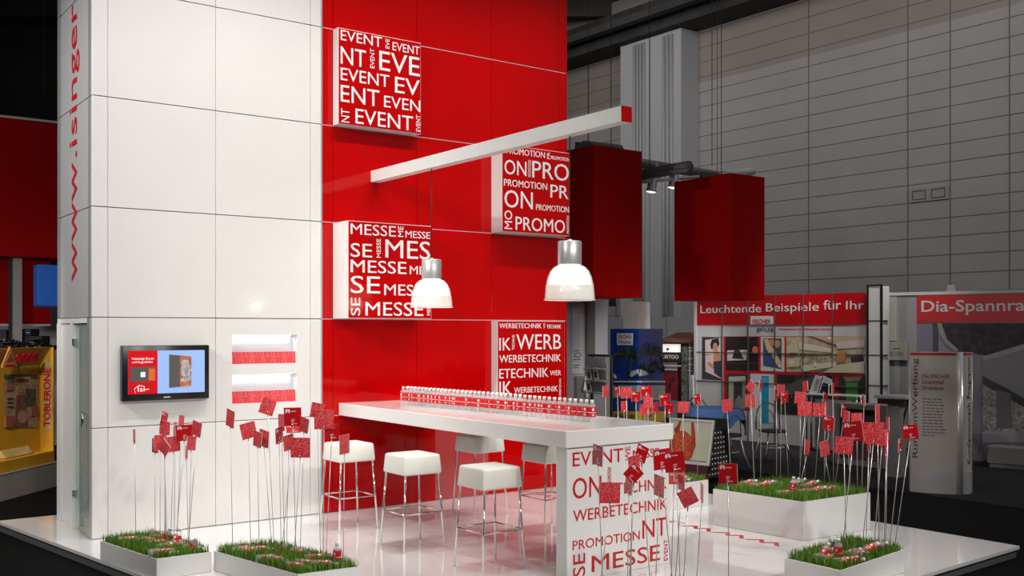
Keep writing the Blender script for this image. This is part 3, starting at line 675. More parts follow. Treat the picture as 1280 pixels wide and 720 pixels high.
# charcoal carpet under the neighbour stand
q = [onz(820, 574, -0.10), onz(1132, 616, -0.10), onz(1420, 656, -0.10)]
far = [Vector((13.0, 16.6, -0.1)), Vector((5, 25, -.1)), Vector((-2, 25, -.1)), Vector((-1.5, 18, -.1))]
cp = MB().quadprism([(p.x, p.y) for p in q+far], -0.10, -0.0895).build('carpet', CARPETG)
tag(cp, 'charcoal carpet of the neighbouring stand behind the white platform', 'carpet')

# display wall "Leuchtende Beispiele"
fw = Face(871.5, 18.8, 1083, 16.45)
t = thing('display_wall', 'red-headed display wall of photographs lettered Leuchtende Beispiele', 'display wall', fw.o, fw.rz)
r = fw.rect(871.5, 371.5, 1083, 553); L = fw.len; top = fw.at(871.5, 371.5)[1]
MB().box(0, L, 0, 0.10, 0.0, top).build('wall_panel', mat('pale grey display panel', (0.40, 0.385, 0.39), 0.5, noise=0.04, nscale=3), t)
hz = fw.at(900, 406.5)[1]
hd = MB().box(0.0, L, -0.012, 0, hz, top).build('header', mat('header red', (0.36, 0.001, 0.004), 0.35, noise=0.06, nscale=3), t)
x0, x1, z0, z1 = fw.rect(876, 395.5, 1080, 377.5); z0, z1 = fw.at(940, 393)[1], fw.at(940, 378)[1]
m = MB()
for s, a, b, yt, yb in (('Leuchtende', 876, 952, 381, 391), ('Beispiele', 958, 1024, 378.5, 392.5), ('für', 1030, 1052, 375, 387), ('Ihr', 1058, 1081, 376.0, 386.5)):
    p = fw.at(a, yb); q_ = fw.at(b, yt); zb = fw.at((a+b)/2, yb)[1]; zt = fw.at((a+b)/2, yt)[1]
    m.text(s, p[0], q_[0], zb, zt, -0.012)
m.build('lettering', GREYLET, t)
pl_ = art(fw, 'logo_plate', t, [(rc(938, 395, 967, 405.5), (0.50, 0.48, 0.49)), (rc(938, 405.5, 967, 406.3), (0.05, 0.05, 0.05))], 0.012)
m = MB(); a = fw.rect(942, 404, 964, 398.5); m.text('FISCHER', a[0], a[1], fw.at(953, 404)[1], fw.at(953, 399)[1], -0.017, bold=0.0); m.build('lettering', REDL, pl_)
m = MB(); a = fw.rect(947, 415, 967, 407); m.text('plus', a[0], a[1], fw.at(957, 415.5)[1], fw.at(957, 407.5)[1], -0.006); m.build('lettering', DARKLET, pl_)
m = MB(); a = fw.rect(974, 413, 1039, 410); m.text('Fullineservice für Ihren guten Namen', a[0], a[1], fw.at(1006, 413)[1], fw.at(1006, 409.8)[1], -0.001); m.build('slogan', REDL, t)
RD = (0.38, 0.002, 0.01); BK = (0.012, 0.012, 0.014)
art(fw, 'red_ground', t, [([(904.5, 420.5), (1082, 420), (1082, 520), (904.5, 512)], RD)], 0.0, 0.004)
SK = (0.42, 0.20, 0.13)
art(fw, 'poster', t, [([(877.5, 421), (902, 421.5), (902, 475.5), (877.5, 474)], (0.03, 0.035, 0.04)), ([(881.5, 425), (901, 422.5), (901.3, 473.5), (882, 464.5)], (0.55, 0.42, 0.42)),
     ([(890, 424.5), (898, 423), (899.5, 430), (896, 437), (889, 436), (888, 430)], (0.015, 0.01, 0.01)), (ell(894.2, 434.5, 3.2, 6.2), SK), ([(893, 439), (897, 438), (901, 444), (901.3, 468), (893, 462), (892, 446)], SK),
     ([(884, 453), (888, 452), (893, 458), (893, 461), (886, 457)], SK), ([(892, 452), (901.2, 451), (901.3, 472), (893, 466)], (0.03, 0.03, 0.05)), (rc(883, 443, 887, 444), (0.5, 0.1, 0.1))], 0.004)
art(fw, 'poster', t, [([(907, 421), (948, 421), (948, 463.5), (907, 463)], mat('dark brown photo', (0.018, 0.012, 0.012), 0.4, noise=0.6, nscale=3)), ([(909, 438), (934, 437), (933, 450), (909, 451)], mat('pale shelf photo', (0.50, 0.45, 0.40), 0.5, noise=0.35, nscale=14)),
     ([(915, 448), (918, 438), (922, 435.5), (926, 440), (930, 449)], (0.03, 0.02, 0.02)), (ell(944, 437.5, 3.6, 4.8), (0.5, 0.12, 0.05)), (rc(909, 454, 947, 455), (0.05, 0.03, 0.03))], 0.004)
art(fw, 'poster', t, [([(951, 421), (980.5, 421.2), (980.5, 464.5), (951, 463.5)], (0.45, 0.44, 0.43)), ([(954, 423), (977, 423), (977, 461.5), (954, 457)], (0.06, 0.045, 0.05)), ([(955, 424), (960, 423.5), (976, 452), (977, 460), (972, 459), (958, 436)], (0.48, 0.36, 0.20)),
     (ell(965, 428, 4, 4), (0.45, 0.20, 0.10)), ([(955, 440), (963, 441), (973, 459), (956, 457)], (0.03, 0.06, 0.16)), (ell(972, 430, 3.5, 5), (0.35, 0.20, 0.08))], 0.004)
SH = mat('shop photo', (0.34, 0.30, 0.20), 0.5, noise=0.35, nscale=6)
its = [([(983, 421), (1082, 420), (1082, 467), (983, 464.5)], SH), ([(983, 421), (1082, 420), (1082, 428), (1045, 434), (1010, 421)], (0.38, 0.31, 0.20)), ([(1010, 420.5), (1016, 420.5), (1048, 432), (1046, 434)], (0.16, 0.06, 0.05)), ([(1034, 421.5), (1040, 421.5), (1042, 424), (1036, 424)], (0.7, 0.68, 0.6)),
       ([(999, 428), (1040, 436), (1040, 441), (999, 437)], (0.52, 0.44, 0.36)), ([(984, 432), (996, 429), (997, 440), (984, 444)], (0.42, 0.38, 0.24)), ([(1045, 428), (1081, 424), (1081, 434), (1047, 436)], (0.50, 0.40, 0.38)),
       (ell(991, 443, 5, 2.4), (0.15, 0.06, 0.03)), (ell(1004, 443, 4, 2.2), (0.15, 0.06, 0.03)), ([(984, 449), (1000, 447), (1000, 458), (984, 459)], (0.38, 0.40, 0.25)), (ell(990, 453, 3.4, 3), (0.6, 0.45, 0.35)),
       ([(1000, 449), (1045, 444), (1045, 452), (1000, 457)], mat('goods photo', (0.30, 0.26, 0.16), 0.5, noise=0.7, nscale=22)), ([(1002, 457), (1046, 452), (1046, 458), (1004, 464.5)], (0.48, 0.46, 0.34)), ([(1047, 441), (1058, 439), (1057, 452), (1046, 454)], (0.36, 0.16, 0.06)),
       ([(1048, 456), (1081, 452), (1081, 466), (1030, 465.5)], (0.44, 0.42, 0.30)), ([(1064, 446), (1079, 443), (1080, 451), (1065, 453)], (0.02, 0.02, 0.02)), (rc(1018, 453, 1021, 458), (0.6, 0.55, 0.45))]
art(fw, 'poster', t, its, 0.004, 0.0015)
art(fw, 'poster', t, [([(908, 467), (935.5, 468), (935.5, 512), (908, 511)], (0.03, 0.03, 0.03)), ([(911, 471), (932, 470), (932, 476), (911, 477)], (0.40, 0.40, 0.36)), ([(911, 475), (917, 475), (917, 511), (911, 511)], (0.30, 0.29, 0.22)), ([(928, 475), (932, 475), (932, 511), (928, 511)], (0.18, 0.18, 0.16)), ([(919, 500), (924, 494), (929, 501), (928, 511), (918, 511)], (0.16, 0.16, 0.16))], 0.004)
art(fw, 'poster', t, [([(938, 467), (968, 468), (968, 529), (938, 527)], (0.46, 0.46, 0.48)), ([(952, 470), (961, 470), (961, 529), (952, 529)], (0.01, 0.20, 0.34)), ([(953, 472), (960, 472), (960, 478), (953, 478)], (0.02, 0.32, 0.48))], 0.004)
art(fw, 'poster', t, [([(971.5, 468), (1043, 470), (1043, 521), (971.5, 518)], mat('night photo', (0.020, 0.020, 0.022), 0.4, noise=0.5, nscale=4))]+[(ell(980+20*random.random(), 482+14*random.random(), .7, .7, 6), (0.5, 0.5, 0.5)) for k in range(26)]+[([(978, 486), (1000, 474), (1018, 471), (1018, 482), (990, 494)], (0.06, 0.06, 0.06))], 0.004, 0.001)
art(fw, 'poster', t, [([(1048, 470), (1082, 470.5), (1082, 522), (1048, 521)], (0.02, 0.02, 0.02)), ([(1057, 478), (1072, 478), (1073, 503), (1058, 503)], (0.04, 0.20, 0.02)), ([(1053, 471), (1078, 470.5), (1074, 476), (1058, 477)], (0.16, 0.13, 0.12))], 0.004)
m = MB()
for x in (903, 935.5, 969, 1004.5, 1041):
    s = fw.at(x, 420)[0]; m.box(s-0.008, s+0.008, -0.024, 0, 0.0, top)
for y in (440.5, 477):
    z = fw.at(905, y)[1]; m.box(0, L, -0.022, -0.004, z-0.007, z+0.007)
m.build('frame_profile', mat('dark frame profile', (0.10, 0.08, 0.085), 0.4, metal=0.3), t)
MB().box(-0.05, 0.0, -0.03, 0.10, 0, top).build('side_post', mat('pale post', (0.42, 0.42, 0.42), 0.5), t)

# white pillar at its right end
fp = Face(1084, 16.3, 1103, 16.1)
t = thing('square_pillar', 'white square pillar at the right end of the photo display wall', 'pillar', fp.o, fp.rz)
r = fp.rect(1084.5, 357.5, 1102, 500)
MB().box(r[0]+0.02, r[1]-0.02, 0.0, 0.26, 0.0, r[3]).build('shaft', mat('pillar white', (0.60, 0.60, 0.59), 0.4), t)
m = MB().box(r[0]-0.01, r[0]+0.02, -0.01, 0.26, 0, r[3]+0.02).box(r[1]-0.02, r[1]+0.01, -0.01, 0.02, 0, r[3]+0.02).box(r[0], r[1], -0.01, 0.02, r[3], r[3]+0.02)
for y in (401, 444, 482): z = fp.at(1092, y)[1]; m.box(r[0], r[1], -0.004, 0.2, z-0.008, z+0.008)
m.build('edging', BLACK, t)
# grey partition with the small board
fg = Face(1101, 17.2, 1340, 15.4)
t = thing('partition_wall', 'grey partition wall running behind the Dia-Spannrahmen poster', 'partition', fg.o, fg.rz)
top = fg.at(1105, 366)[1]
MB().box(0, fg.len, 0.02, 0.10, 0, top).build('panel', mat('partition grey', (0.26, 0.255, 0.26), 0.5, noise=0.05, nscale=2), t)
MB().box(0, fg.len, -0.01, 0.12, top-0.05, top).build('top_rail', LGREY, t)
r = fg.rect(1106, 371, 1121, 426); MB().box(r[0], r[1], 0.0, 0.02, r[2], r[3]).build('beige_panel', mat('beige panel', (0.36, 0.34, 0.30), 0.6), t)
r = fg.rect(1107, 427, 1135, 450)
tb = thing('board', 'small beige board hung on the grey partition wall beside the white pillar', 'board', fg.o+fg.d*r[0]+Vector((0, 0, r[2]+.0)), fg.rz)
MB().box(0, r[1]-r[0], -0.04, -0.002, 0, r[3]-r[2]).build('panel', mat('board beige', (0.30, 0.285, 0.245), 0.5), tb)
MB().text('TECHNO', 0.06, r[1]-r[0]-0.06, 0.07, 0.14, -0.04).tube([(0.14, -0.042, 0.18), (0.2, -0.042, 0.20), (0.25, -0.042, 0.19)], 0.006, 5).build('lettering', mat('grey ink', (0.12, 0.12, 0.11), 0.5), tb)
r = fg.rect(1184, 356, 1194, 371)
t = thing('small_post', 'short beige post standing up above the Dia-Spannrahmen poster', 'post', fg.o+fg.d*r[0]+Vector((0, 0, top)), fg.rz)
MB().bbox(0, r[1]-r[0], -0.0, 0.10, 0.0, r[3]-top, 0.004, seg=1).box(-0.01, r[1]-r[0]+.01, -0.01, 0.11, 0, 0.02).build('post', mat('post beige', (0.36, 0.32, 0.30), 0.6), t)
# high table
B = onz(1121, 596, -0.09)
t = thing('high_table', 'grey high table on a box pedestal in front of the grey partition', 'table', B, R(-44))
zt = pt(1121, 494, B.y).z+0.09; k = B.y/F
MB().bbox(-20*k, 20*k, -0.22, 0.22, zt-0.04, zt, 0.006).build('table_top', LGREY, t)
MB().box(-17*k, 17*k, -0.19, 0.19, zt-0.11, zt-0.04).build('apron', BLACKM, t)
MB().bbox(-8*k, 8*k, -0.10, 0.10, 0.0, zt-0.11, 0.006).build('pedestal', mat('pedestal grey', (0.20, 0.195, 0.20), 0.5), t)
MB().tube([(18*k, -0.1, zt-.05), (17*k, -0.1, zt-0.14), (14*k, -0.1, zt-0.24), (12*k, -0.1, zt-0.45)], 0.015, 6).build('cable', BLACKM, t)
# open grey box frame (display crate)
fc = Face(1044, 15.0, 1113, 14.35)
t = thing('display_crate', 'grey-brown open-fronted box standing under the glass shelf beside the high table', 'crate', fc.o, fc.rz)
r = fc.rect(1046, 505, 1110, 588); W_ = r[1]-r[0]; Hh = fc.at(1046, 504)[1]
gm = mat('crate grey', (0.17, 0.14, 0.13), 0.6, noise=0.1, nscale=4)
MB().box(0, W_, 0, 0.4, Hh-0.07, Hh).box(0, 0.07, 0, 0.4, 0, Hh-.07).box(W_-0.09, W_, 0, 0.4, 0, Hh-.07).box(0.07, W_-0.09, 0, 0.4, 0, 0.08).build('frame', gm, t)
MB().box(0.07, W_-0.09, 0.36, 0.4, 0.08, Hh-0.07).build('back_panel', mat('crate inside', (0.07, 0.045, 0.04), 0.7), t)
MB().plate([(0.07, 0.45), (W_-0.09, 0.62), (W_-0.09, 0.68), (0.07, 0.50)], 0.1, 0.35).build('inner_shelf', mat('reddish wood', (0.16, 0.05, 0.03), 0.5), t)
# glass shelf table with leaflets
fs_ = Face(1004, 16.55, 1073, 15.95)
t = thing('glass_table', 'glass-topped counter table in front of the photo display wall', 'table', fs_.o, fs_.rz)
r = fs_.rect(1003, 493, 1073, 570); zt = fs_.at(1040, 493)[1]
MB().bbox(0.0, r[1], 0.0, 0.25, zt-0.025, zt, 0.004, seg=1).build('glass_top', mat('frosted glass top', (0.62, 0.64, 0.64), 0.15, alpha=0.7), t)
m = MB()
for x, y in ((0.04, 0.04), (r[1]-0.05, 0.04), (0.04, 0.21), (r[1]-0.05, 0.21)): MB().tube([(x, y, 0), (x, y, zt-0.025)], 0.016, 10).build('leg', CHROME, t)
MB().box(0.1, r[1]-.2, 0.22, 0.235, 0.02, zt-0.1).build('front_panel', mat('cabinet grey', (0.30, 0.29, 0.30), 0.5), t)
ft = Face(1006, 16.65, 1041, 16.35); a = ft.at(1012, 493)
t2 = thing('leaflet_stand', 'slanted white leaflet stand on the glass-topped counter table', 'leaflet holder', ft.o+ft.d*a[0]+Vector((0, 0, zt)), ft.rz)
k = 16.7/F
LP = mat('leaflet paper', (0.52, 0.53, 0.56), 0.5)
MB().plate([(0.0, 0.0), (10*k, 0.0), (17*k, 21*k), (8*k, 22*k)], -0.03, 0.0).build('leaflet', LP, t2)
m = MB()
for j in range(5): m.plate([((4+j)*k*1.0+.02, (4+3*j)*k), ((9+j)*k+.02, (4+3*j)*k), ((9.2+j)*k+.02, (4.7+3*j)*k), ((4.2+j)*k+.02, (4.7+3*j)*k)], -0.033, -0.03)
m.build('print', DARKLET, t2)
MB().plate([(18*k, 14*k), (29*k, 11*k), (29*k, 17*k), (18*k, 22*k)], -0.02, 0.0).build('leaflet', LP, t2)
MB().tube([(11*k, 0.02, 0.0), (18*k, 0.03, 20*k)], 0.01, 6).tube([(24*k, 0.02, 0.0), (24*k, 0.03, 14*k)], 0.01, 6).build('support', STEEL, t2)

# poster "Dia-Spannrahmen"
fd = Face(1146, 15.7, 1345, 14.3)
t = thing('framed_poster', 'wide poster with red heading Dia-Spannrahmen and a grey close-up photo', 'poster', fd.o, fd.rz)
top = fd.at(1146, 369.5)[1]; hz = fd.at(1146, 403)[1]; bz = fd.at(1200, 577)[1]; L = fd.len
MB().box(0, L, 0, 0.06, bz, top).build('frame_panel', mat('mauve photo ground', (0.20, 0.19, 0.23), 0.5, noise=0.1, nscale=1.5), t)
MB().box(0, L, -0.01, 0, hz, top).build('header', mat('poster red', (0.48, 0.002, 0.006), 0.4), t)
m = MB(); a = fd.at(1152, 391); b = fd.at(1283, 374)
m.text('Dia-Spannrahmen', a[0], a[0]+(fd.at(1279, 380)[0]-a[0])*1.48, fd.at(1200, 394.0)[1], fd.at(1200, 375)[1], -0.01, bold=0.012); m.build('lettering', GREYLET, t)
HAIR = mat('dark fur photo', (0.022, 0.020, 0.022), 0.6, noise=0.9, nscale=9)
art(fd, 'photo', t, [([(1147, 404), (1165, 404), (1165, 574), (1147, 574)], (0.18, 0.165, 0.215)), ([(1166, 404), (1173, 404), (1173, 560), (1166, 560)], (0.05, 0.045, 0.055)), ([(1174, 404), (1300, 404), (1300, 424), (1232, 444), (1196, 438), (1180, 420)], HAIR),
     ([(1172, 404), (1177, 404), (1184, 424), (1198, 437), (1196, 440), (1182, 430), (1174, 416)], (0.26, 0.24, 0.25)), ([(1228, 446), (1300, 424), (1300, 515), (1275, 500), (1230, 472)], (0.19, 0.185, 0.215)), ([(1228, 446), (1300, 424), (1300, 431), (1230, 451)], (0.28, 0.27, 0.29)),
     ([(1229, 472), (1262, 490), (1300, 512), (1300, 575), (1229, 575)], mat('speckled photo', (0.26, 0.25, 0.24), 0.6, noise=0.6, nscale=24)), ([(1229, 470), (1262, 487), (1300, 510), (1300, 520), (1229, 480)], (0.025, 0.025, 0.03)), ([(1246, 487), (1264, 492), (1266, 535), (1247, 535)], (0.12, 0.115, 0.13)),
     ([(1229, 540), (1300, 538), (1300, 552), (1229, 553)], (0.30, 0.28, 0.32)), ([(1229, 553), (1300, 552), (1300, 578), (1229, 575)], (0.16, 0.15, 0.20))], 0.0, 0.003)
MB().box(0.0, L, 0.0, 0.05, 0.02, bz).build('base_panel', DGREY, t)
r = fd.rect(1246, 579, 1345, 595)
t = thing('low_bench', 'low pale bench box along the foot of the Dia-Spannrahmen poster', 'bench', fd.o+fd.d*r[0]+fd.n*0.5, fd.rz)
MB().bbox(0, 1.6, -0.0, 0.35, 0.06, 0.30, 0.006, seg=1).box(0.03, 1.57, 0.03, 0.32, 0, 0.06).build('box', mat('bench grey', (0.26, 0.25, 0.24), 0.5), t)

# light barrel column "RundumWerbung"
B = onz(1192, 621, -0.09); k = B.y/F
t = thing('advertising_column', 'beige three-sided advertising column with chrome edge, lettered RundumWerbung', 'display column', B+Vector((0, 0.30, 0)), 0)
zt = pt(1192, 441, B.y).z+0.09
vx = [(-37.5*k, 0.12), (15*k, -0.14), (38*k, 0.02)]
def bulge(p, q, s, n=10):
    out = []
    nx, ny = (q[1]-p[1]), -(q[0]-p[0]); l = math.hypot(nx, ny); nx, ny = nx/l, ny/l
    for i in range(n):
        u = i/n; d = s*4*u*(1-u); out.append((p[0]+(q[0]-p[0])*u+nx*d, p[1]+(q[1]-p[1])*u+ny*d))
    return out
ring = bulge(vx[0], vx[1], 0.06)+bulge(vx[1], vx[2], 0.035)+bulge(vx[2], vx[0], 0.22)
def ringband(z0, z1, sc_=1.0):
    return MB().quadprism([(x*sc_, (y-0.1)*sc_+0.1) for x, y in ring], z0, z1)
zb = 28*k
ringband(zb, zt-4*k).build('body', mat('column beige', (0.42, 0.395, 0.36), 0.4, noise=0.02, nscale=2), t)
ringband(0.0, zb, 1.015).build('base_band', ALU, t)
ringband(zt-4*k, zt-0.5*k, 1.004).build('red_band', mat('column red', (0.36, 0.005, 0.01), 0.4), t)
ringband(zt-0.5*k, zt, 1.01).build('top_rim', ALU, t)
MB().tube([(vx[1][0], vx[1][1], 0.0), (vx[1][0], vx[1][1], zt+0.005)], 4.2*k, 14).build('chrome_edge', mat('satin metal', (0.72, 0.72, 0.72), 0.25, metal=0.5), t)
MB().tube([(vx[0][0], vx[0][1], 0.0), (vx[0][0], vx[0][1], zt)], 1.0*k, 10).tube([(vx[2][0], vx[2][1], 0.0), (vx[2][0], vx[2][1], zt)], 1.0*k, 10).build('corner_edge', ALU, t)
def on_bulge(p, q, s, txt, u0, u1, z0, z1, rot, m):
    vs, fs, _ = text_mesh(txt, 0.0); out = []
    nx, ny = (q[1]-p[1]), -(q[0]-p[0]); l = math.hypot(nx, ny); nx, ny = nx/l, ny/l
    for a, b, e in vs:
        if rot: a, b = 1-b, a
        u = u0+a*(u1-u0); d = s*4*u*(1-u)+0.004+e*0.002
        out.append((p[0]+(q[0]-p[0])*u+nx*d, p[1]+(q[1]-p[1])*u+ny*d, z0+b*(z1-z0)))
    m.add(out, fs)
H_ = zt
m = MB(); on_bulge(vx[0], vx[1], 0.06, 'RundumWerbung', 0.055, 0.20, H_*0.245, H_*0.955, 1, m); on_bulge(vx[1], vx[2], 0.035, 'Kundenwunsch Programm', 0.40, 0.75, H_*0.21, H_*0.965, 1, m)
m.build('lettering', DARKLET, t)
m = MB()
for i, (s, u1) in enumerate((('Die FISCHER', 0.82), ('Leuchtfaß', 0.70), ('Drehsäule', 0.70))): z = H_*(0.845-0.042*i); on_bulge(vx[0], vx[1], 0.06, s, 0.27, u1, z-H_*0.026, z, 0, m)
m.build('heading', mat('dull red ink', (0.28, 0.03, 0.03), 0.5), t)
m = MB()
for i in range(13):
    z = H_*(0.665-0.0215*i); u = 0.27
    while u < (0.66 if i < 12 else 0.48):
        du = random.uniform(0.05, 0.11); p, q = vx[0], vx[1]; pts = []
        for uu in (u, u+du): d = 0.06*4*uu*(1-uu)+0.004; l = math.hypot(q[1]-p[1], q[0]-p[0]); pts.append((p[0]+(q[0]-p[0])*uu+(q[1]-p[1])/l*d, p[1]+(q[1]-p[1])*uu-(q[0]-p[0])/l*d))
        m.add([(pts[0][0], pts[0][1], z), (pts[1][0], pts[1][1], z), (pts[1][0], pts[1][1], z+H_*0.007), (pts[0][0], pts[0][1], z+H_*0.007)], [(0, 1, 2, 3)])
        u += du+0.02
m.build('body_text', mat('grey ink', (0.12, 0.12, 0.11), 0.5), t)
# ---------------------------------------------------------------- sandwich board with food picture
fa = Face(829, 13.4, 889, 12.95)
t = thing('sandwich_board', 'silver-framed sandwich board with an orange food picture, behind the counter', 'sandwich board', fa.o, fa.rz)
x0, x1, z0, z1 = fa.rect(829, 577, 888, 523)
zt = fa.at(858, 523)[1]; zb = fa.at(840, 576)[1]*0.9; Wd = fa.at(884, 540)[0]
LEAN = 0.20
def lean(m): m.M = Matrix.Rotation(-math.atan2(LEAN, zt), 4, 'X'); return m
m = lean(MB()); m.box(0, Wd, 0, 0.02, zb, zt, 0).build('front_panel', mat('poster cream', (0.42, 0.44, 0.33), 0.35, noise=0.10, nscale=2), t)
m = lean(MB()); m.box(0, Wd, -0.012, 0.02, zt-0.03, zt).box(0, Wd, -0.012, 0.02, zb, zb+0.03).box(0, 0.03, -0.012, 0.02, zb+.03, zt-.03).box(Wd-0.03, Wd, -0.012, 0.02, zb+.03, zt-.03).build('frame', ALU, t)
FO = mat('orange food print', (0.40, 0.055, 0.012), 0.4, noise=0.65, nscale=28)
FO2 = mat('dark orange food print', (0.30, 0.03, 0.008), 0.4, noise=0.4, nscale=20)
k = Wd/59.0
def P2(x, y): return ((x-829)*k*1.06, zb+(570-y)/(570-523)*(zt-zb))
m = lean(MB())
m.plate([P2(*p) for p in [(834, 561), (846, 564), (858, 566), (861, 555), (858, 541), (850, 536), (842, 536), (836, 541)]][::1], -0.006, 0, 0)
m.plate([P2(*p) for p in [(838, 540), (842, 536), (843, 526), (841, 525), (839, 530), (835, 535)]], -0.008, 0, 1)
m.plate([P2(*p) for p in [(856, 527), (859, 526), (862, 536), (865, 550), (862, 562), (858, 566), (860, 552), (858, 538)]], -0.008, 0, 1)
m.plate([P2(*p) for p in [(829, 565), (834, 563), (836, 541), (829, 545)]], -0.004, 0, 1)
m.build('food_picture', [FO, FO2], t)
m = lean(MB()); m.box(0.05, Wd-0.05, -0.004, 0, zb+0.045, zb+0.055).build('print_line', DARKLET, t)
MB().plate([(0, 0), (Wd, 0), (Wd, zb), (0, zb)], 0.0, 0.03).build('foot_strip', mat('wine red strip', (0.07, 0.008, 0.02), 0.5), t)
m = MB(); m.M = Matrix.Translation((0, 0.72, 0)) @ Matrix.Rotation(math.atan2(0.20, zt), 4, 'X'); m.box(0, Wd, -0.02, 0, 0.02, zt).build('rear_panel', BLACKM, t)
m = MB()
tri = [(0.06, 0.05), (0.66, 0.05), (0.42, zt*0.85), (0.24, zt*0.85)]
m.add([(Wd-0.03, y, z) for y, z in tri], [(0, 1, 2, 3)], 0)
rnd = random.Random(3)
for i in range(9):
    for j in range(7):
        y = 0.10+j*0.075; z = 0.09+i*0.065
        if 0.06+z*0.28 < y < 0.66-z*0.32: m.box(Wd-0.031, Wd-0.027, y, y+0.022, z, z+0.02, 1)
m.build('side_gusset', [BLACKM, WLET], t)

# ---------------------------------------------------------------- bistro table, chairs
B = onz(913, 585, -0.09); ZB = B.z
t = thing('bistro_table', 'round bistro table under a draped blue cloth, left of the photo wall', 'table', (B.x, 15.6, ZB), 0)
TZ = 0.76; cx = 0
MB().lathe([(0.22, 0), (0.22, 0.02), (0.03, 0.05), (0.03, TZ-0.03), (0.38, TZ-0.02), (0.38, TZ)], 20).build('pedestal', BLACKM, t)
m = MB(); n = 48; vs = [(0, 0, TZ+0.008)]; rings = ((0.30, 0.0), (0.40, 0.0), (0.43, 0.5), (0.46, 1.0))
for r_, d in rings:
    for k_ in range(n):
        a = 2*math.pi*k_/n; drop = d*(0.16+0.18*abs(math.cos(2*a))**3); rr = r_+d*0.03*math.sin(9*a)
        vs.append((rr*math.cos(a), rr*math.sin(a), TZ+0.008-drop))
fs = [(0, 1+k_, 1+(k_+1) % n) for k_ in range(n)]
for i in range(3):
    for k_ in range(n): fs.append((1+i*n+k_, 1+(i+1)*n+k_, 1+(i+1)*n+(k_+1) % n, 1+i*n+(k_+1) % n))
co = m.add(vs, fs, 0, True).build('tablecloth', mat('blue cloth', (0.035, 0.09, 0.24), 0.8, noise=0.1, nscale=12), None, (B.x, 15.6, ZB))
tag(co, 'blue tablecloth draped over the round bistro table', 'tablecloth')
def bistro_chair(label, loc, rz):
    t = thing('bistro_chair', label, 'chair', loc, rz, 'bistro chairs')
    MB().lathe([(0.19, 0.44), (0.205, 0.45), (0.205, 0.47), (0.18, 0.475)], 20).build('seat', BLACKM, t)
    for sx, sy in ((-1, -1), (1, -1), (-1, 1), (1, 1)): MB().tube([(sx*0.13, sy*0.13, 0.45), (sx*0.17, sy*0.17, 0.2), (sx*0.23, sy*0.23, 0)], 0.011, 8).build('leg', CHROME if sy < 0 else STEEL, t)
    m = MB(); pts = []
    for k_ in range(13):
        a = math.pi*k_/12; pts.append((0.19*math.cos(a), 0.17+0.05*math.sin(a), 0.46+0.40*math.sin(a)**0.6))
    m.tube(pts, 0.011, 8)
    pts = [(0.11*math.cos(math.pi*k_/10), 0.17+0.04*math.sin(math.pi*k_/10), 0.46+0.29*math.sin(math.pi*k_/10)**0.6) for k_ in range(11)]
    m.tube(pts, 0.008, 8); m.build('back_frame', DGREY, t)
    m = MB(); m.tube([(0.165*math.cos(2*math.pi*k_/16), 0.165*math.sin(2*math.pi*k_/16), 0.22) for k_ in range(17)], 0.007, 6); m.build('stretcher', STEEL, t)
    return t
bistro_chair('metal bistro chair with curved back in front of the blue table', pt(909, 587, 14.6)*1, R(200)).location.z = ZB
bistro_chair('metal bistro chair behind the blue table, at its left', pt(876, 560, 16.7), R(150)).location.z = ZB
bistro_chair('black-seated metal chair right of the blue table before the tall photo', pt(966, 575, 15.2), R(10)).location.z = ZB

# ---------------------------------------------------------------- palm picture box with white top
fpb = Face(763, 16.9, 798.5, 16.1); fpc = Face(798.5, 16.1, 828.5, 17.2)
t = thing('picture_box', 'tall box covered by a blue palm tree picture with a yellow foot band', 'display box', fpb.o, fpb.rz)
top = fpb.at(780, 411)[1]
L = fpb.len; inv = Matrix.Rotation(-fpb.rz, 4, 'Z') @ Matrix.Translation(-fpb.o)
A = Vector((L, 0, 0)); E2 = inv @ (fpc.o+fpc.d*fpc.len); E1 = Vector((0, 0, 0))
MB().quadprism([(0, 0), (L, 0), (E2.x, E2.y), (E2.x-L, E2.y)], 0, top).build('box', mat('night blue picture', (0.003, 0.03, 0.19), 0.4, noise=0.35, nscale=1.2), t)
class Loc:                                                  # the second face, seen in the first face's own axes
    pass
def art2(f, name, items, off, dy=0.0007):
    o = art(f, name, t, items, off, dy)
    o.parent = None; o.location = f.o; o.rotation_euler = (0, 0, f.rz)
    o.parent = t; o.matrix_parent_inverse = (Matrix.Translation(fpb.o) @ Matrix.Rotation(fpb.rz, 4, 'Z')).inverted()
    return o
PG = mat('palm print', (0.012, 0.020, 0.018), 0.5, noise=0.6, nscale=10); PG2 = mat('pale palm print', (0.05, 0.065, 0.06), 0.5, noise=0.5, nscale=12)
SEA = (0.30, 0.31, 0.30); POOL = (0.004, 0.05, 0.16); YB = (0.42, 0.30, 0.01)
def fronds(cx_, cy_, r, n, c, x0, x1, seed=1):
    rr = random.Random(seed); out = []
    for i in range(n):
        a = -math.pi*1.05+math.pi*1.1*i/(n-1)+rr.uniform(-.1, .1); l = r*rr.uniform(.7, 1.0)
        p = [(cx_, cy_), (cx_+l*.55*math.cos(a), cy_+l*.55*math.sin(a)-l*.07), (cx_+l*math.cos(a), cy_+l*math.sin(a)+l*.30), (cx_+l*.52*math.cos(a), cy_+l*.52*math.sin(a)+l*.015)]
        p = [(min(max(x, x0), x1), y) for x, y in p]; out.append((p, c))
    return out
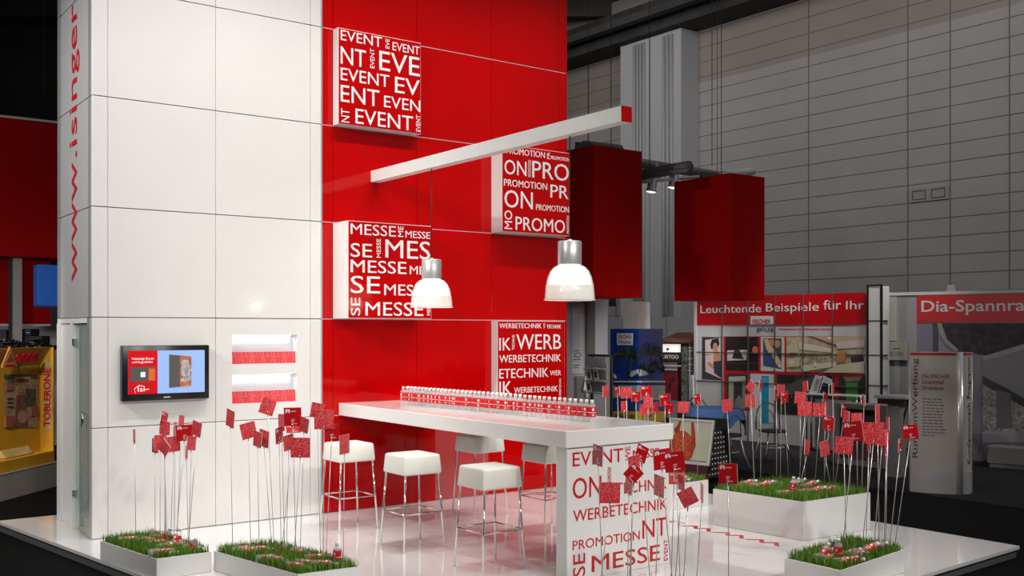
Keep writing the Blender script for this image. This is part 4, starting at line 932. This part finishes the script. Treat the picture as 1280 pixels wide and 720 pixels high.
art2(fpb, 'palm_picture', fronds(777, 447, 17, 15, PG2, 763.5, 798, 2)+[([(786, 447), (788.5, 447), (788, 477), (784, 477)], PG)]+fronds(787, 446, 22, 21, PG, 763.5, 798, 5)+
     [(rc(763.5, 476, 798.3, 478), (0.40, 0.42, 0.42)), (rc(763.5, 482, 798.3, 483), (0.35, 0.36, 0.36)), (rc(763.5, 483, 798.3, 497), SEA), (rc(763.5, 497, 798.3, 514), POOL), ([(789, 470), (791, 464), (798.3, 462), (798.3, 467), (792, 471)], (0.34, 0.35, 0.33)),
      ([(763.5, 466), (769, 468), (771, 473), (763.5, 471)], (0.28, 0.28, 0.26)), (rc(763.5, 514, 798.3, 526.5), YB), (rc(763.5, 526.5, 798.3, 533), (0.03, 0.03, 0.05)), ([(772, 480), (778, 480), (777, 485), (771, 485)], (0.01, 0.03, 0.12))], 0.0)
art2(fpc, 'palm_picture', [([(812, 440), (815, 440), (816, 477), (811, 477)], PG)]+fronds(813, 444, 24, 25, PG, 798.7, 828, 8)+fronds(806, 462, 14, 15, PG, 798.7, 828, 9)+fronds(822, 460, 15, 15, PG, 798.7, 828, 11)+
     [([(798.7, 462), (804, 464), (808, 468), (798.7, 470)], (0.34, 0.35, 0.33)), (rc(798.7, 476, 828.3, 478), (0.40, 0.42, 0.42)), (rc(798.7, 482, 828.3, 483), (0.35, 0.36, 0.36)), (rc(798.7, 483, 828.3, 500), (0.26, 0.25, 0.24)), (rc(798.7, 500, 828.3, 514), POOL), (rc(798.7, 514, 828.3, 526.5), YB), (rc(798.7, 526.5, 828.3, 533), (0.03, 0.03, 0.05))], 0.0)
o = art2(fpb, 'logo_plate', [(rc(771.5, 416.5, 791, 431.5), (0.42, 0.39, 0.38))], 0.04, 0.008)
m = MB(); a = fpb.rect(773.5, 423, 789, 419, .06); m.text('FISCHER', a[0], a[1], a[2], a[3], -0.055); a = fpb.rect(773.5, 430, 789, 425.5, .06); m.text('Display', a[0], a[1], a[2], a[3], -0.055); m.build('plate_text', mat('grey ink', (0.12, 0.12, 0.11)), t)
for s_, xa_, xb_ in (('en', 764.5, 769), ('einfach', 772, 787), ('um', 790, 797)):
    a = fpb.rect(xa_, 522, xb_, 516); MB().text(s_, a[0], a[1], a[2], a[3] if s_ == 'einfach' else a[2]+(a[3]-a[2])*.7, -0.045).build('slogan', DARKLET, t)
m = MB(); a = fpc.rect(802, 522, 811, 516); m.text('die', a[0], a[1], a[2], a[3], -0.045); o = m.build('slogan', DARKLET); o.location = fpc.o; o.rotation_euler = (0, 0, fpc.rz); o.parent = t; o.matrix_parent_inverse = (Matrix.Translation(fpb.o) @ Matrix.Rotation(fpb.rz, 4, 'Z')).inverted()
# white column rising behind it
f1 = Face(779, 17.6, 798, 17.2); f2 = Face(798, 17.2, 812.5, 17.7)
t = thing('square_column', 'white square column top rising above the palm tree picture box', 'column', f1.o, f1.rz)
top = f1.at(790, 377)[1]; inv = Matrix.Rotation(-f1.rz, 4, 'Z') @ Matrix.Translation(-f1.o); e = inv @ (f2.o+f2.d*f2.len)
MB().quadprism([(0, 0), (f1.len, 0), (e.x, e.y), (e.x-f1.len, e.y)], 0.0, top-0.03).build('shaft', mat('column white', (0.66, 0.62, 0.58), 0.5), t)
MB().quadprism([(0, 0), (f1.len, 0), (e.x, e.y), (e.x-f1.len, e.y)], top-0.03, top).build('cap', mat('column cap', (0.6, 0.57, 0.53), 0.5), t)

# ---------------------------------------------------------------- kiosk with tiled roof and trousers
fk = Face(829, 19.6, 869, 19.2)
t = thing('shop_kiosk', 'small dark kiosk with a brown tiled roof and a lit white sign', 'kiosk', fk.o, fk.rz)
def kr(x0, y0, x1, y1): return fk.rect(x0, y0, x1, y1)
r = kr(828, 505, 868, 417); H2 = r[3]
MB().box(r[0], r[1], 0.6, 0.7, 0, H2-.1).box(r[1]-0.10, r[1], 0.0, 0.6, 0, H2-.1).build('walls', mat('kiosk brown', (0.05, 0.03, 0.025), 0.6, noise=0.2, nscale=4), t)
m = MB(); n = 14
tile = mat('clay tiles', (0.10, 0.030, 0.018), 0.7, noise=0.3, nscale=20)
xa, xb = fk.at(829, 430)[0], fk.at(869, 430)[0]; xc, xd = fk.at(834, 417)[0], fk.at(871, 417)[0]; za = fk.at(850, 428)[1]; zb = fk.at(850, 417)[1]
for i in range(n):
    p = xa+(xb-xa)*(i+.5)/n; q_ = xc+(xd-xc)*(i+.5)/n; m.tube([(p, -0.25, za), (q_, 0.4, zb)], 0.028, 6)
m.box(xa, xb, -0.2, 0.6, za-0.03, za-0.005); m.build('tiled_roof', tile, t)
r = kr(829, 440, 852, 430); MB().box(r[0], r[1], -0.12, -0.04, r[2], r[3]).build('lit_sign', mat('lit white sign', (0.9, 0.9, 0.88), 0.4, emit=0.8), t)
r = kr(836.5, 439, 841, 435); MB().plate([(r[0], r[3]), (r[0]+.02, r[2]+.01), (r[1], r[3]), (r[0]+.03, r[2])][::-1], -0.125, -0.12).build('sign_mark', REDL, t)
r = kr(829, 453, 853, 441)
m = MB().box(r[0], r[1], -0.06, 0.0, r[2], r[3]); fas = m.build('fascia', mat('fascia brown', (0.045, 0.018, 0.014), 0.5), t)
m = MB(); r = kr(830, 448.5, 850, 443.5); m.text('URTOO', r[0], r[1], r[2], r[3], -0.06, bold=0.02).build('lettering', WLET, fas)
r = kr(829, 458, 853, 456); MB().box(r[0], r[1], -0.05, 0.0, r[2], r[3]).box(kr(832, 462.5, 848, 461)[0], kr(832, 462.5, 848, 461)[1], -0.06, -0.03, kr(832, 462.5, 848, 461)[2], kr(832, 462.5, 848, 461)[3]).build('hanging_rail', LGREY, t)
r = kr(855, 505, 862, 432); MB().box(r[0], r[1], -0.10, 0.0, 0, r[3]).build('side_panel', mat('speckled panel', (0.13, 0.13, 0.11), 0.6, noise=0.8, nscale=16), t)
m = MB(); 
for y in (434, 438, 448, 455, 463): rr_ = kr(856, y+1, 866, y); m.box(rr_[0], rr_[1], -0.06, -0.02, rr_[2], rr_[3])
r = kr(863, 500, 864, 430); m.box(r[0], r[1], -0.05, -0.02, 0.0, r[3]); m.build('lattice', LGREY, t)
r = kr(831, 500, 851, 463)
z0, z1 = r[2], r[3]; wd = r[1]-r[0]
tr = thing('trousers', 'pair of dark red trousers hung up in the kiosk', 'trousers', fk.o+fk.d*r[0]+fk.n*0.10+Vector((0, 0, z0)), fk.rz)
h = z1-z0
m = MB()
for p in ([(0.06*wd, 0), (0.40*wd, 0), (0.48*wd, h*0.62), (0.5*wd, h*0.98), (0.12*wd, h), (0.02*wd, h*0.6)], [(0.60*wd, 0), (0.95*wd, 0), (0.99*wd, h*0.6), (0.90*wd, h), (0.5*wd, h*0.98), (0.52*wd, h*0.62)]): m.plate(p, -0.03, 0.03)
m.build('legs', mat('dark red cloth', (0.16, 0.003, 0.012), 0.8, noise=0.25, nscale=8), tr)
MB().box(0.12*wd, 0.90*wd, -0.034, 0.034, h*0.94, h*1.0).build('waistband', mat('wine cloth', (0.10, 0.003, 0.01), 0.8), tr)
MB().plate([(x, z) for x, z in [(0.72*wd+0.045*math.cos(a*.785), h*0.72+0.045*math.sin(a*.785)) for a in range(8)]], -0.036, -0.03).build('badge', BLACKM, tr)
# white slanted leaflet board left of the photo wall
f_ = Face(863, 18.4, 871, 18.2); r = f_.rect(863, 503, 871, 469)
t = thing('slanted_sign', 'narrow white slanted board just left of the photo wall', 'sign', f_.o+f_.d*r[0], f_.rz)
MB().plate([(0.06, r[2]), (0.13, r[2]), (0.11, r[3]), (0.0, r[3])], -0.02, 0).build('board', mat('pale board', (0.50, 0.52, 0.58), 0.5), t)
MB().box(0.06, 0.10, 0, 0.03, 0, r[3]*0.8).build('stand', STEEL, t)

# ---------------------------------------------------------------- grey partitions just right of the red wall
fq = Face(706, 15.2, 765, 16.2)
t = thing('partition_wall', 'light grey partition with a white notice, just right of the red wall', 'partition', fq.o, fq.rz)
def qr(x0, y0, x1, y1): return fq.rect(x0, y0, x1, y1)
tp = fq.at(720, 352)[1]
r = qr(706, 560, 732, 360); MB().box(-1.0, r[1], 0, 0.08, 0, tp).build('panel', mat('cool grey panel', (0.30, 0.30, 0.33), 0.5), t)
r = qr(740, 560, 763, 370); MB().box(r[0], r[1], 0.05, 0.12, 0, tp).build('panel', mat('cool light panel', (0.36, 0.36, 0.39), 0.5), t)
r = qr(731, 560, 740.5, 360); MB().box(r[0], r[1], -0.05, 0.12, 0, tp).build('post', BROWN, t)
r = qr(722, 520, 732, 470); MB().box(r[0]-.1, r[1], -0.06, 0.0, 0, r[3]).build('low_panel', mat('warm grey panel', (0.17, 0.16, 0.155), 0.5), t)
r = qr(733, 530, 757, 446); MB().box(r[0], r[1], -0.10, 0.05, 0, r[3]).build('low_panel', mat('warm grey panel', (0.16,)*3), t)
r = qr(714.5, 467, 728, 384)
nt_ = thing('notice', 'white notice sheet with a few printed lines on the grey partition by the red wall', 'notice', fq.o+fq.d*r[0]+Vector((0, 0, r[2])), fq.rz)
MB().box(0, r[1]-r[0], -0.012, -0.002, 0, r[3]-r[2]).build('sheet', mat('notice paper', (0.42, 0.42, 0.45), 0.5), nt_)
m = MB(); wd = r[1]-r[0]; k = 15.5/F
for y, w_ in ((439, .55), (457, .6), (460, .45), (450, .7)): m.box(0.1*wd, (0.1+w_)*wd, -0.014, -0.012, (467-y)*k, (467.9-y)*k)
m.tube([(wd*.5+wd*.32*math.cos(a*.5236), -0.014, (467-444)*k+2.6*k*math.sin(a*.5236)) for a in range(13)], 0.005, 5).build('print', DARKLET, nt_)
r = qr(720, 487, 731, 468)
t = thing('folded_card', 'white folded paper tent on the grey low panel right of the WERBETECHNIK sign', 'paper', fq.o+fq.d*r[0]+fq.n*0.12+Vector((0, 0, r[2])), fq.rz)
MB().plate([(0, 0), (0.06, 0), (0.07, 0.2), (0.05, 0.21)], -0.02, -0.015).plate([(0.05, 0.21), (0.07, 0.2), (0.12, -0.1), (0.09, -0.1)], -0.02, -0.012).build('sheet', mat('white paper', (0.6, 0.6, 0.6), 0.5), t)
# brochure rack
fr = Face(735, 14.4, 763, 14.0)
r = fr.rect(736, 492, 762, 444)
t = thing('brochure_rack', 'grey wire brochure rack with slanted leaflets behind the bottle row', 'brochure rack', fr.o+fr.d*r[0], fr.rz)
zz = lambda y: fr.at(750, y)[1]
wd = r[1]-r[0]
MB().box(0.0, 0.03, 0.03, 0.06, 0, r[3]).box(wd-0.03, wd, 0.03, 0.06, 0, r[3]).box(0, wd, -0.02, 0.06, r[3]-0.02, r[3]+.01).build('frame', BLACKM, t)
RK = mat('rack grey', (0.22, 0.22, 0.22), 0.4)
for y in (461, 476, 491):
    z = zz(y); s_ = MB().plate([(0.02, z), (wd-0.02, z+0.02), (wd-0.05, z+0.16), (-0.01, z+0.16)], -0.03, -0.01).box(0.0, wd, -0.09, 0.0, z-0.012, z).build('shelf', RK, t)
for i, (x, y) in enumerate(((0.02, 476), (0.17, 475), (0.015, 491))):
    z = zz(y)
    l = thing('brochure', ('pale brochure with dark picture, %s in the grey brochure rack' % ('middle row left', 'middle row right', 'bottom row left')[i]), 'brochure', fr.o+fr.d*(r[0]+x)+fr.n*0.05+Vector((0, 0, z)), fr.rz)
    MB().plate([(0.02, 0), (0.12, 0.01), (0.08, 0.17), (-0.02, 0.17)], -0.008, 0).build('sheet', mat('leaflet paper', (0.5,)*3), l)
    MB().plate([(0.035, 0.03), (0.095, 0.035), (0.075, 0.12), (0.012, 0.12)], -0.010, -0.008).build('picture', mat('plum print', (0.10, 0.02, 0.03), 0.5), l)
# low far partitions behind the palm box and the kiosk
fz = Face(755, 23.5, 1000, 21.5)
t = thing('partition_wall', 'far pale grey partition between the palm picture box and the tiled kiosk', 'partition', fz.o, fz.rz)
r = fz.rect(755, 520, 872, 397); MB().box(-0.3, fz.at(835, 400)[0], 0.0, 0.1, 0, r[3]).box(fz.at(835, 400)[0], fz.at(880, 400)[0], -0.05, 0.05, 0, r[3]+.02).build('panel', mat('far panel', (0.38, 0.38, 0.40), 0.5), t)
r = fz.rect(757, 400, 775, 378)
t = thing('wall_speaker', 'small black loudspeaker high up above the palm picture box\'s left edge', 'speaker', fz.o+fz.d*fz.at(763, 377)[0]+Vector((0, 0, fz.at(763, 383)[1])), fz.rz)
MB().bbox(0, 0.12, -0.1, 0.05, 0, 0.2, 0.01).build('casing', BLACKM, t); MB().tube([(0.06, 0.0, 0.05), (0.06, 0.2, 0.05)], 0.02).tube([(0.06, 0.2, 0.05), (0.06, 0.2, -2.3)], 0.02).build('bracket', DGREY, t)

# ---------------------------------------------------------------- hanging red boxes, truss and spotlights
def redbox(x0, x1, x2, yt, yb, Y1, label, Y0=None, Y2=None):
    ca = pt(x1, 0, Y1)
    d1 = Vector((-U2.x, -U2.y, 0))                          # left face runs towards the corner, right face runs away along the stand's wall
    # left face: from x0 to the corner along U2, right face from the corner along U1
    def hit(x, d):
        rx = (x-CX)/F; t = (rx*ca.y-ca.x)/(d.x-rx*d.y); return ca+d*t, t
    pl, tl = hit(x0, U2); pr, tr_ = hit(x2, U1)
    zt = pt(0, yt, Y1).z; zb = pt(0, yb, Y1).z
    t = thing('hanging_box', label, 'hanging box', (ca.x, ca.y, zb), AX, 'red hanging boxes')
    tl = abs(tl); tr_ = abs(tr_)
    MB().bbox(0, tr_, 0, tl, 0, zt-zb, 0.006, seg=1).build('fabric_box', REDM, t)
    MB().tube([(0.1, tl*.3, zt-zb), (0.1, tl*.3, 12.2-zb)], 0.004, 5).tube([(tr_-.2, tl*.6, zt-zb), (tr_-.2, tl*.6, 12.2-zb)], 0.006, 5).box(0.02, tr_-.02, tl*.5, tl*.5+.06, zt-zb, zt-zb+.10).build('hanger', DGREY, t)
    return zt, zb
redbox(700, 742, 802.5, 181, 371, 14.5, 'dark red hanging box directly right of the red wall')
redbox(842.5, 913, 956, 216, 374, 15.5, 'dark red hanging box above the photo display wall, farther right')
t = thing('lighting_truss', 'grey metal truss bar running between the two hanging red boxes', 'truss', pt(800, 215, 17.0), 0)
o_ = pt(800, 215, 17.0)
def tb_(m, a, b, r_=0.06): m.box if 0 else None; return m.tube([a-o_, b-o_], r_, 6)
m = MB()
tb_(m, pt(725, 192, 16.0), pt(905, 221, 18.5), 0.085); tb_(m, pt(790, 221, 16.2), pt(862, 208, 15.2), 0.09)
tb_(m, pt(790, 221, 16.0), pt(861, 213, 15.0), 0.04); tb_(m, pt(730, 181, 16.0), pt(775, 186, 17), 0.07)
m.build('bar', mat('truss grey', (0.16, 0.15, 0.15), 0.5, metal=0.3), t)
m = MB(); tb_(m, pt(797, 228, 16.2), pt(905, 218, 17.5), 0.03); tb_(m, pt(820, 204, 16.6), pt(823, 222, 16.0), 0.03); tb_(m, pt(905, 219, 17.5), pt(940, 214, 18.5), 0.08); m.build('rail', LGREY, t)
# hangers up to the roof
m = MB(); 
for x in (812, 890): p = pt(x, 208, 16.6); m.tube([p-o_, p-o_+Vector((0, 0, 7.6))], 0.006, 5)
m.build('hanger', DGREY, t)
for x, y, lab in ((815, 232, 'left of the two small truss spotlights, lit white, by the tall red hanging box'), (842, 227, 'right of the two small truss spotlights, next to the farther hanging box')):
    p = pt(x, y, 16.2+1.3*(x-797)/108)
    s = thing('spotlight', lab, 'spotlight', p, 0, 'truss spotlights')
    m = MB(); m.M = Matrix.Rotation(R(8), 4, 'Y'); m.lathe([(0.07, 0.10), (0.075, 0.11), (0.075, -0.06), (0.095, -0.09), (0.085, -0.10)], 16).build('housing', ALU, s)
    m = MB(); m.M = Matrix.Rotation(R(8), 4, 'Y'); m.lathe([(0.08, -0.085), (0.084, -0.102), (0.05, -0.115)], 16).build('lens', LAMPGLOW, s)
    MB().tube([(0, 0, 0.10), (0.01, 0, 0.30)], 0.02, 8).build('bracket', BLACK, s)

# ================================================================ THE NEIGHBOURING STAND, LEFT
class Dir(Face):
    def __init__(s, x0, Y0, d, floor=-0.10):
        s.o = Vector(((x0-CX)/F*Y0, Y0, floor)); s.d = Vector((d[0], d[1], 0)).normalized(); s.n = Vector((s.d.y, -s.d.x, 0)); s.rz = math.atan2(s.d.y, s.d.x); s.floor = floor; s.len = 0
fL = Dir(-40, 14.2, U1)
a0, a1 = 0.0, fL.at(100, 300)[0]
t = thing('red_fascia', 'large red overhead fascia box of the stand at far left', 'fascia', fL.o+fL.d*0+Vector((0, 0, fL.at(30, 321)[1])), fL.rz)
MB().box(0, a1, 0, 0.8, 0, fL.at(30, 147)[1]-fL.at(30, 321)[1]).build('fabric_box', mat('deep red fabric', (0.30, 0.0006, 0.001), 0.7, spec=0.08, noise=0.06, nscale=3), t)
MB().box(0, a1, -0.015, 0.0, fL.at(30, 147)[1]-fL.at(30, 321)[1]-0.03, fL.at(30, 147)[1]-fL.at(30, 321)[1]).build('top_trim', LGREY, t)
for s_ in (0.4, a1-0.4): MB().tube([(s_, 0.4, 2.0), (s_, 0.4, 8.0)], 0.004, 5).build('hanger', BLACKM, t)
fM = Dir(-40, 15.6, U1)
z0, z1 = fM.at(30, 405)[1], fM.at(30, 318)[1]
t = thing('red_banner', 'recessed red banner panel under the overhead fascia at far left', 'banner', fM.o+Vector((0, 0, z0)), fM.rz)
MB().box(0, fM.at(63, 360)[0], 0, 0.08, 0, z1-z0).build('panel', mat('deep red fabric', (0.30, 0.0008, 0.002)), t)
MB().box(0, fM.at(63, 360)[0], -0.01, 0.09, -0.03, 0.0).build('lower_rail', LGREY, t)
r = fM.rect(15, 428, 27, 321)
t = thing('metal_post', 'grey metal post standing in front of the red banner at far left', 'post', pt(21, 0, 14.9)*1, fM.rz)
t.location.z = -0.1; k = 14.9/F; zt = pt(21, 318, 14.9).z+0.1
MB().box(-6*k, 6*k, 0, 0.12, 0, zt).build('shaft', mat('post grey', (0.30, 0.285, 0.28), 0.5), t); MB().box(-7.5*k, -5.5*k, -0.01, 0.13, 0, zt).build('edge_strip', BLACKM, t)
fB = Dir(47.5, 12.6, U1)
r = fB.rect(47.5, 383, 90, 331)
t = thing('blue_panel', 'bright blue hanging sign box beside the tower at far left', 'sign box', fB.o+Vector((0, 0, fB.at(60, 382)[1])), fB.rz)
zz_ = fB.at(60, 331)[1]-fB.at(60, 382)[1]
MB().bbox(0, 0.8, 0, 0.25, 0, zz_, 0.004, seg=1).build('panel', BLUE, t); MB().box(0, 0.8, -0.004, 0.25, -0.02, 0).build('lower_trim', mat('navy trim', (0.0, 0.02, 0.09), 0.5), t)
MB().tube([(0.4, 0.12, zz_), (0.4, 0.12, 8.0)], 0.004, 5).build('hanger', BLACKM, t)
fW = Dir(-60, 16.6, U1)
t = thing('partition_wall', 'off-white low partition behind the yellow display at far left', 'partition', fW.o, fW.rz)
MB().box(0, fW.at(110, 420)[0], 0, 0.1, 0, fW.at(40, 404)[1]).build('panel', mat('off white panel', (0.42, 0.40, 0.41), 0.5), t)
MB().box(fW.at(63, 420)[0], fW.at(120, 420)[0], -0.1, 0.0, fW.at(63, 405)[1]-.1, fW.at(63, 380)[1]).build('grey_panel', GREY, t)
# stacked black cases
Yk = 15.0; k = Yk/F
for x0, x1, y0, y1, lab in ((-8, 8, 412, 436, 'black case at the picture\'s left edge behind the yellow display'), (27, 38.5, 411, 420, 'upper black case right of the grey metal post'), (27, 52, 420, 436, 'wide black case under the others, above the yellow display')):
    b = pt(x0, y1, Yk); t = thing('black_case', lab, 'case', (b.x, b.y, b.z), 0, 'black cases at the left')
    MB().bbox(0, (x1-x0)*k, 0, 0.28, 0, (y1-y0)*k, 0.01).build('body', BLACKM, t)
    MB().box(0.02, (x1-x0)*k-0.02, -0.004, 0.0, (y1-y0)*k*.45, (y1-y0)*k*.5).build('seam', BLACK, t)
t = thing('cable_heap', 'heap of shiny black foil on top of the yellow display', 'foil', pt(36, 437, 13.6), 0)
m = MB(); rnd = random.Random(5)
for i in range(46):
    a = Vector((rnd.uniform(-.34, .27), rnd.uniform(-.1, .1), rnd.uniform(-.02, .11))); m.tube([a, a+Vector((rnd.uniform(-.09, .09), rnd.uniform(-.05, .05), rnd.uniform(-.04, .04))), a+Vector((rnd.uniform(-.13, .13), rnd.uniform(-.05, .05), rnd.uniform(-.05, .02)))], rnd.uniform(.012, .03), 5)
m.build('folds', BLACK, t)
MB().box(-0.36, 0.29, -0.12, 0.12, -0.14, 0.0).build('tray', BLACKM, t)
# yellow chocolate display
fT = Dir(-50, 11.05, (0.11, 1.0))
z = lambda x, y: fT.at(x, y)[1]
sR = fT.at(68, 500)[0]
t = thing('chocolate_display', 'big yellow cardboard chocolate display lettered 2008 at far left', 'display', fT.o, fT.rz)
zb = z(30, 586); zt = z(30, 435)
D = 0.17
MB().box(0, sR, D, D+0.03, zb, zt).build('back_board', YELLOW, t)
MB().box(0, sR, 0, D, zb, zb+0.14).build('base_tray', YELLOW, t)
MB().box(sR-0.025, sR, 0, D, zb+0.14, zt).build('side_board', YELLOW, t)
MB().add([(0, 0.03, zt), (sR, 0.03, zt), (sR, D, zt-0.22), (0, D, zt-0.22), (0, 0.05, zt), (sR, 0.05, zt), (sR, D, zt-0.19), (0, D, zt-0.19)], [(0, 1, 2, 3), (7, 6, 5, 4), (0, 4, 5, 1), (1, 5, 6, 2), (2, 6, 7, 3), (3, 7, 4, 0)]).build('slanted_header', YELLOWD, t)
m = MB(); s0 = fT.at(20, 450)[0]; s1 = fT.at(48, 450)[0]; vs, fs, _ = text_mesh('2008', 0.03)
q0, q1 = z(34, 452.5), z(34, 442)
m.add([(s0+u*(s1-s0)+v*0.05, 0.02-e*0.02, q0+v*(q1-q0)) for u, v, e in vs], fs).build('lettering', REDL, t)
MB().plate([(fT.at(2, 460)[0], z(11, 459)), (fT.at(20, 460)[0], z(11, 459)), (fT.at(20, 457)[0], z(11, 456)), (fT.at(12, 435)[0], z(11, 433)), (fT.at(2.5, 457)[0], z(11, 456))], -0.01, 0.01).build('triangle_sign', mat('gold orange', (0.55, 0.22, 0.06), 0.5, noise=0.3, nscale=12), t)
MB().plate([(fT.at(6, 450)[0], z(11, 452)), (fT.at(17, 450)[0], z(11, 452)), (fT.at(12, 440)[0], z(11, 441))], -0.016, -0.01).build('mountain_emblem', mat('red brown print', (0.35, 0.08, 0.03), 0.5), t)
MB().plate([(fT.at(5, 458)[0], z(11, 458.3)), (fT.at(18, 458)[0], z(11, 458.3)), (fT.at(18, 458)[0], z(11, 455.8)), (fT.at(5, 458)[0], z(11, 455.8))], -0.016, -0.01).build('label_strip', REDL, t)
# picture on the back board
def T(x, y): a = fT.at(x, y, -D+0.03); return a
items = [(rc(5, 468, 47, 534), mat('cream print', (0.40, 0.26, 0.16), 0.5, noise=0.35, nscale=14)), (rc(5, 468, 47, 474), mat('dark leaf print', (0.10, 0.09, 0.05), 0.5, noise=0.7, nscale=20)), (rc(18, 471, 38, 480), (0.45, 0.36, 0.22)), (rc(21, 474, 36, 478), (0.42, 0.03, 0.02)),
         (rc(31, 486, 44, 508), mat('green print', (0.08, 0.10, 0.06), 0.5, noise=0.6, nscale=18)), (ell(25, 487, 4, 4), (0.40, 0.20, 0.12)), ([(20, 494), (30, 492), (34, 532), (17, 533)], mat('brown print', (0.22, 0.08, 0.05), 0.5, noise=0.4, nscale=16)), (ell(27, 521, 6, 8), (0.46, 0.27, 0.18)), (rc(38, 508, 47, 520), (0.35, 0.12, 0.06)),
         (rc(6, 520, 16, 534), (0.40, 0.10, 0.05)), ([(7, 483), (16, 481), (16, 487), (7, 488)], (0.42, 0.10, 0.06)), (rc(8, 497, 15, 498), (0.2, 0.08, 0.05)), (rc(8, 502, 15, 503), (0.2, 0.08, 0.05)), (rc(8, 507, 15, 508), (0.2, 0.08, 0.05))]
art(fT, 'picture', t, items, -D+0.012, 0.0015)
# side banner on the right board
f_s = fT.at
m = MB(); sb = sR-0.03
ya, yb_ = D-0.015, 0.0
zlo, zhi = z(56, 540), z(56, 458)
m.add([(sb, ya-0.03, zlo), (sb, yb_+0.02, zlo), (sb, yb_+0.02, zhi), (sb, (ya+yb_)/2, zhi+0.12), (sb, ya-.03, zhi), (sb+.004, ya-0.03, zlo), (sb+.004, yb_+0.02, zlo), (sb+.004, yb_+0.02, zhi), (sb+.004, (ya+yb_)/2, zhi+.12), (sb+.004, ya-.03, zhi)], [(0, 1, 2, 3, 4), (9, 8, 7, 6, 5)]).build('side_banner', mat('pale gold', (0.55, 0.38, 0.14), 0.5, noise=0.2, nscale=8), t)
vs, fs, _ = text_mesh('TOBLERONE', 0.03)
MB().add([(sb-0.003-e*0.002, (ya+yb_)/2+0.045-v*0.09+0.0*u, zlo+0.05+u*(zhi-zlo-0.08)) for u, v, e in [(u, 1-v, e) for u, v, e in vs]], fs).build('lettering', REDL, t)
# chocolate bars on the tray
for x0, x1, lab in ((-30, 3, 'flat golden chocolate bar on the yellow display\'s tray, at the picture\'s left edge'), (12, 54, 'flat golden chocolate bar lying on the yellow display\'s tray, right one')):
    p0 = fT.at((x0+x1)/2, 563)[0]; ln = abs(fT.at(x1, 563)[0]-fT.at(x0, 563)[0])*0.8
    b = thing('chocolate_bar', lab, 'chocolate bar', fT.o+fT.d*p0-fT.n*0.15+Vector((0, 0, zb+0.14)), fT.rz)
    MB().add([(-ln/2, -0.07, 0), (ln/2, -0.07, 0), (ln/2, 0.07, 0), (-ln/2, 0.07, 0), (-ln/2, 0, 0.10), (ln/2, 0, 0.10)], [(3, 2, 1, 0), (0, 1, 5, 4), (2, 3, 4, 5), (0, 4, 3), (1, 2, 5)]).build('wrapper', mat('pale gold', (0.55,)*3), b)
    MB().box(-ln/2, ln/2, -0.072, -0.068, 0.0, 0.012).box(-ln/2-0.004, -ln/2, -0.07, 0.07, 0, 0.012).build('edge_print', mat('red brown print', (0.35,)*3), b)
t = thing('low_plinth', 'low grey-brown plinth carrying the yellow chocolate display', 'plinth', fT.o, fT.rz)
MB().box(-0.0, sR+0.12, -0.03, 0.7, 0, zb-0.006).build('body', mat('plinth taupe', (0.38, 0.34, 0.31), 0.6, noise=0.05, nscale=3), t)
MB().box(-0.0, sR+0.12, -0.035, 0.7, zb-0.006, zb).build('top_sheet', mat('plinth top', (0.30, 0.27, 0.25), 0.6), t)
fc_ = Dir(-60, 12.7, (0.25, 1))
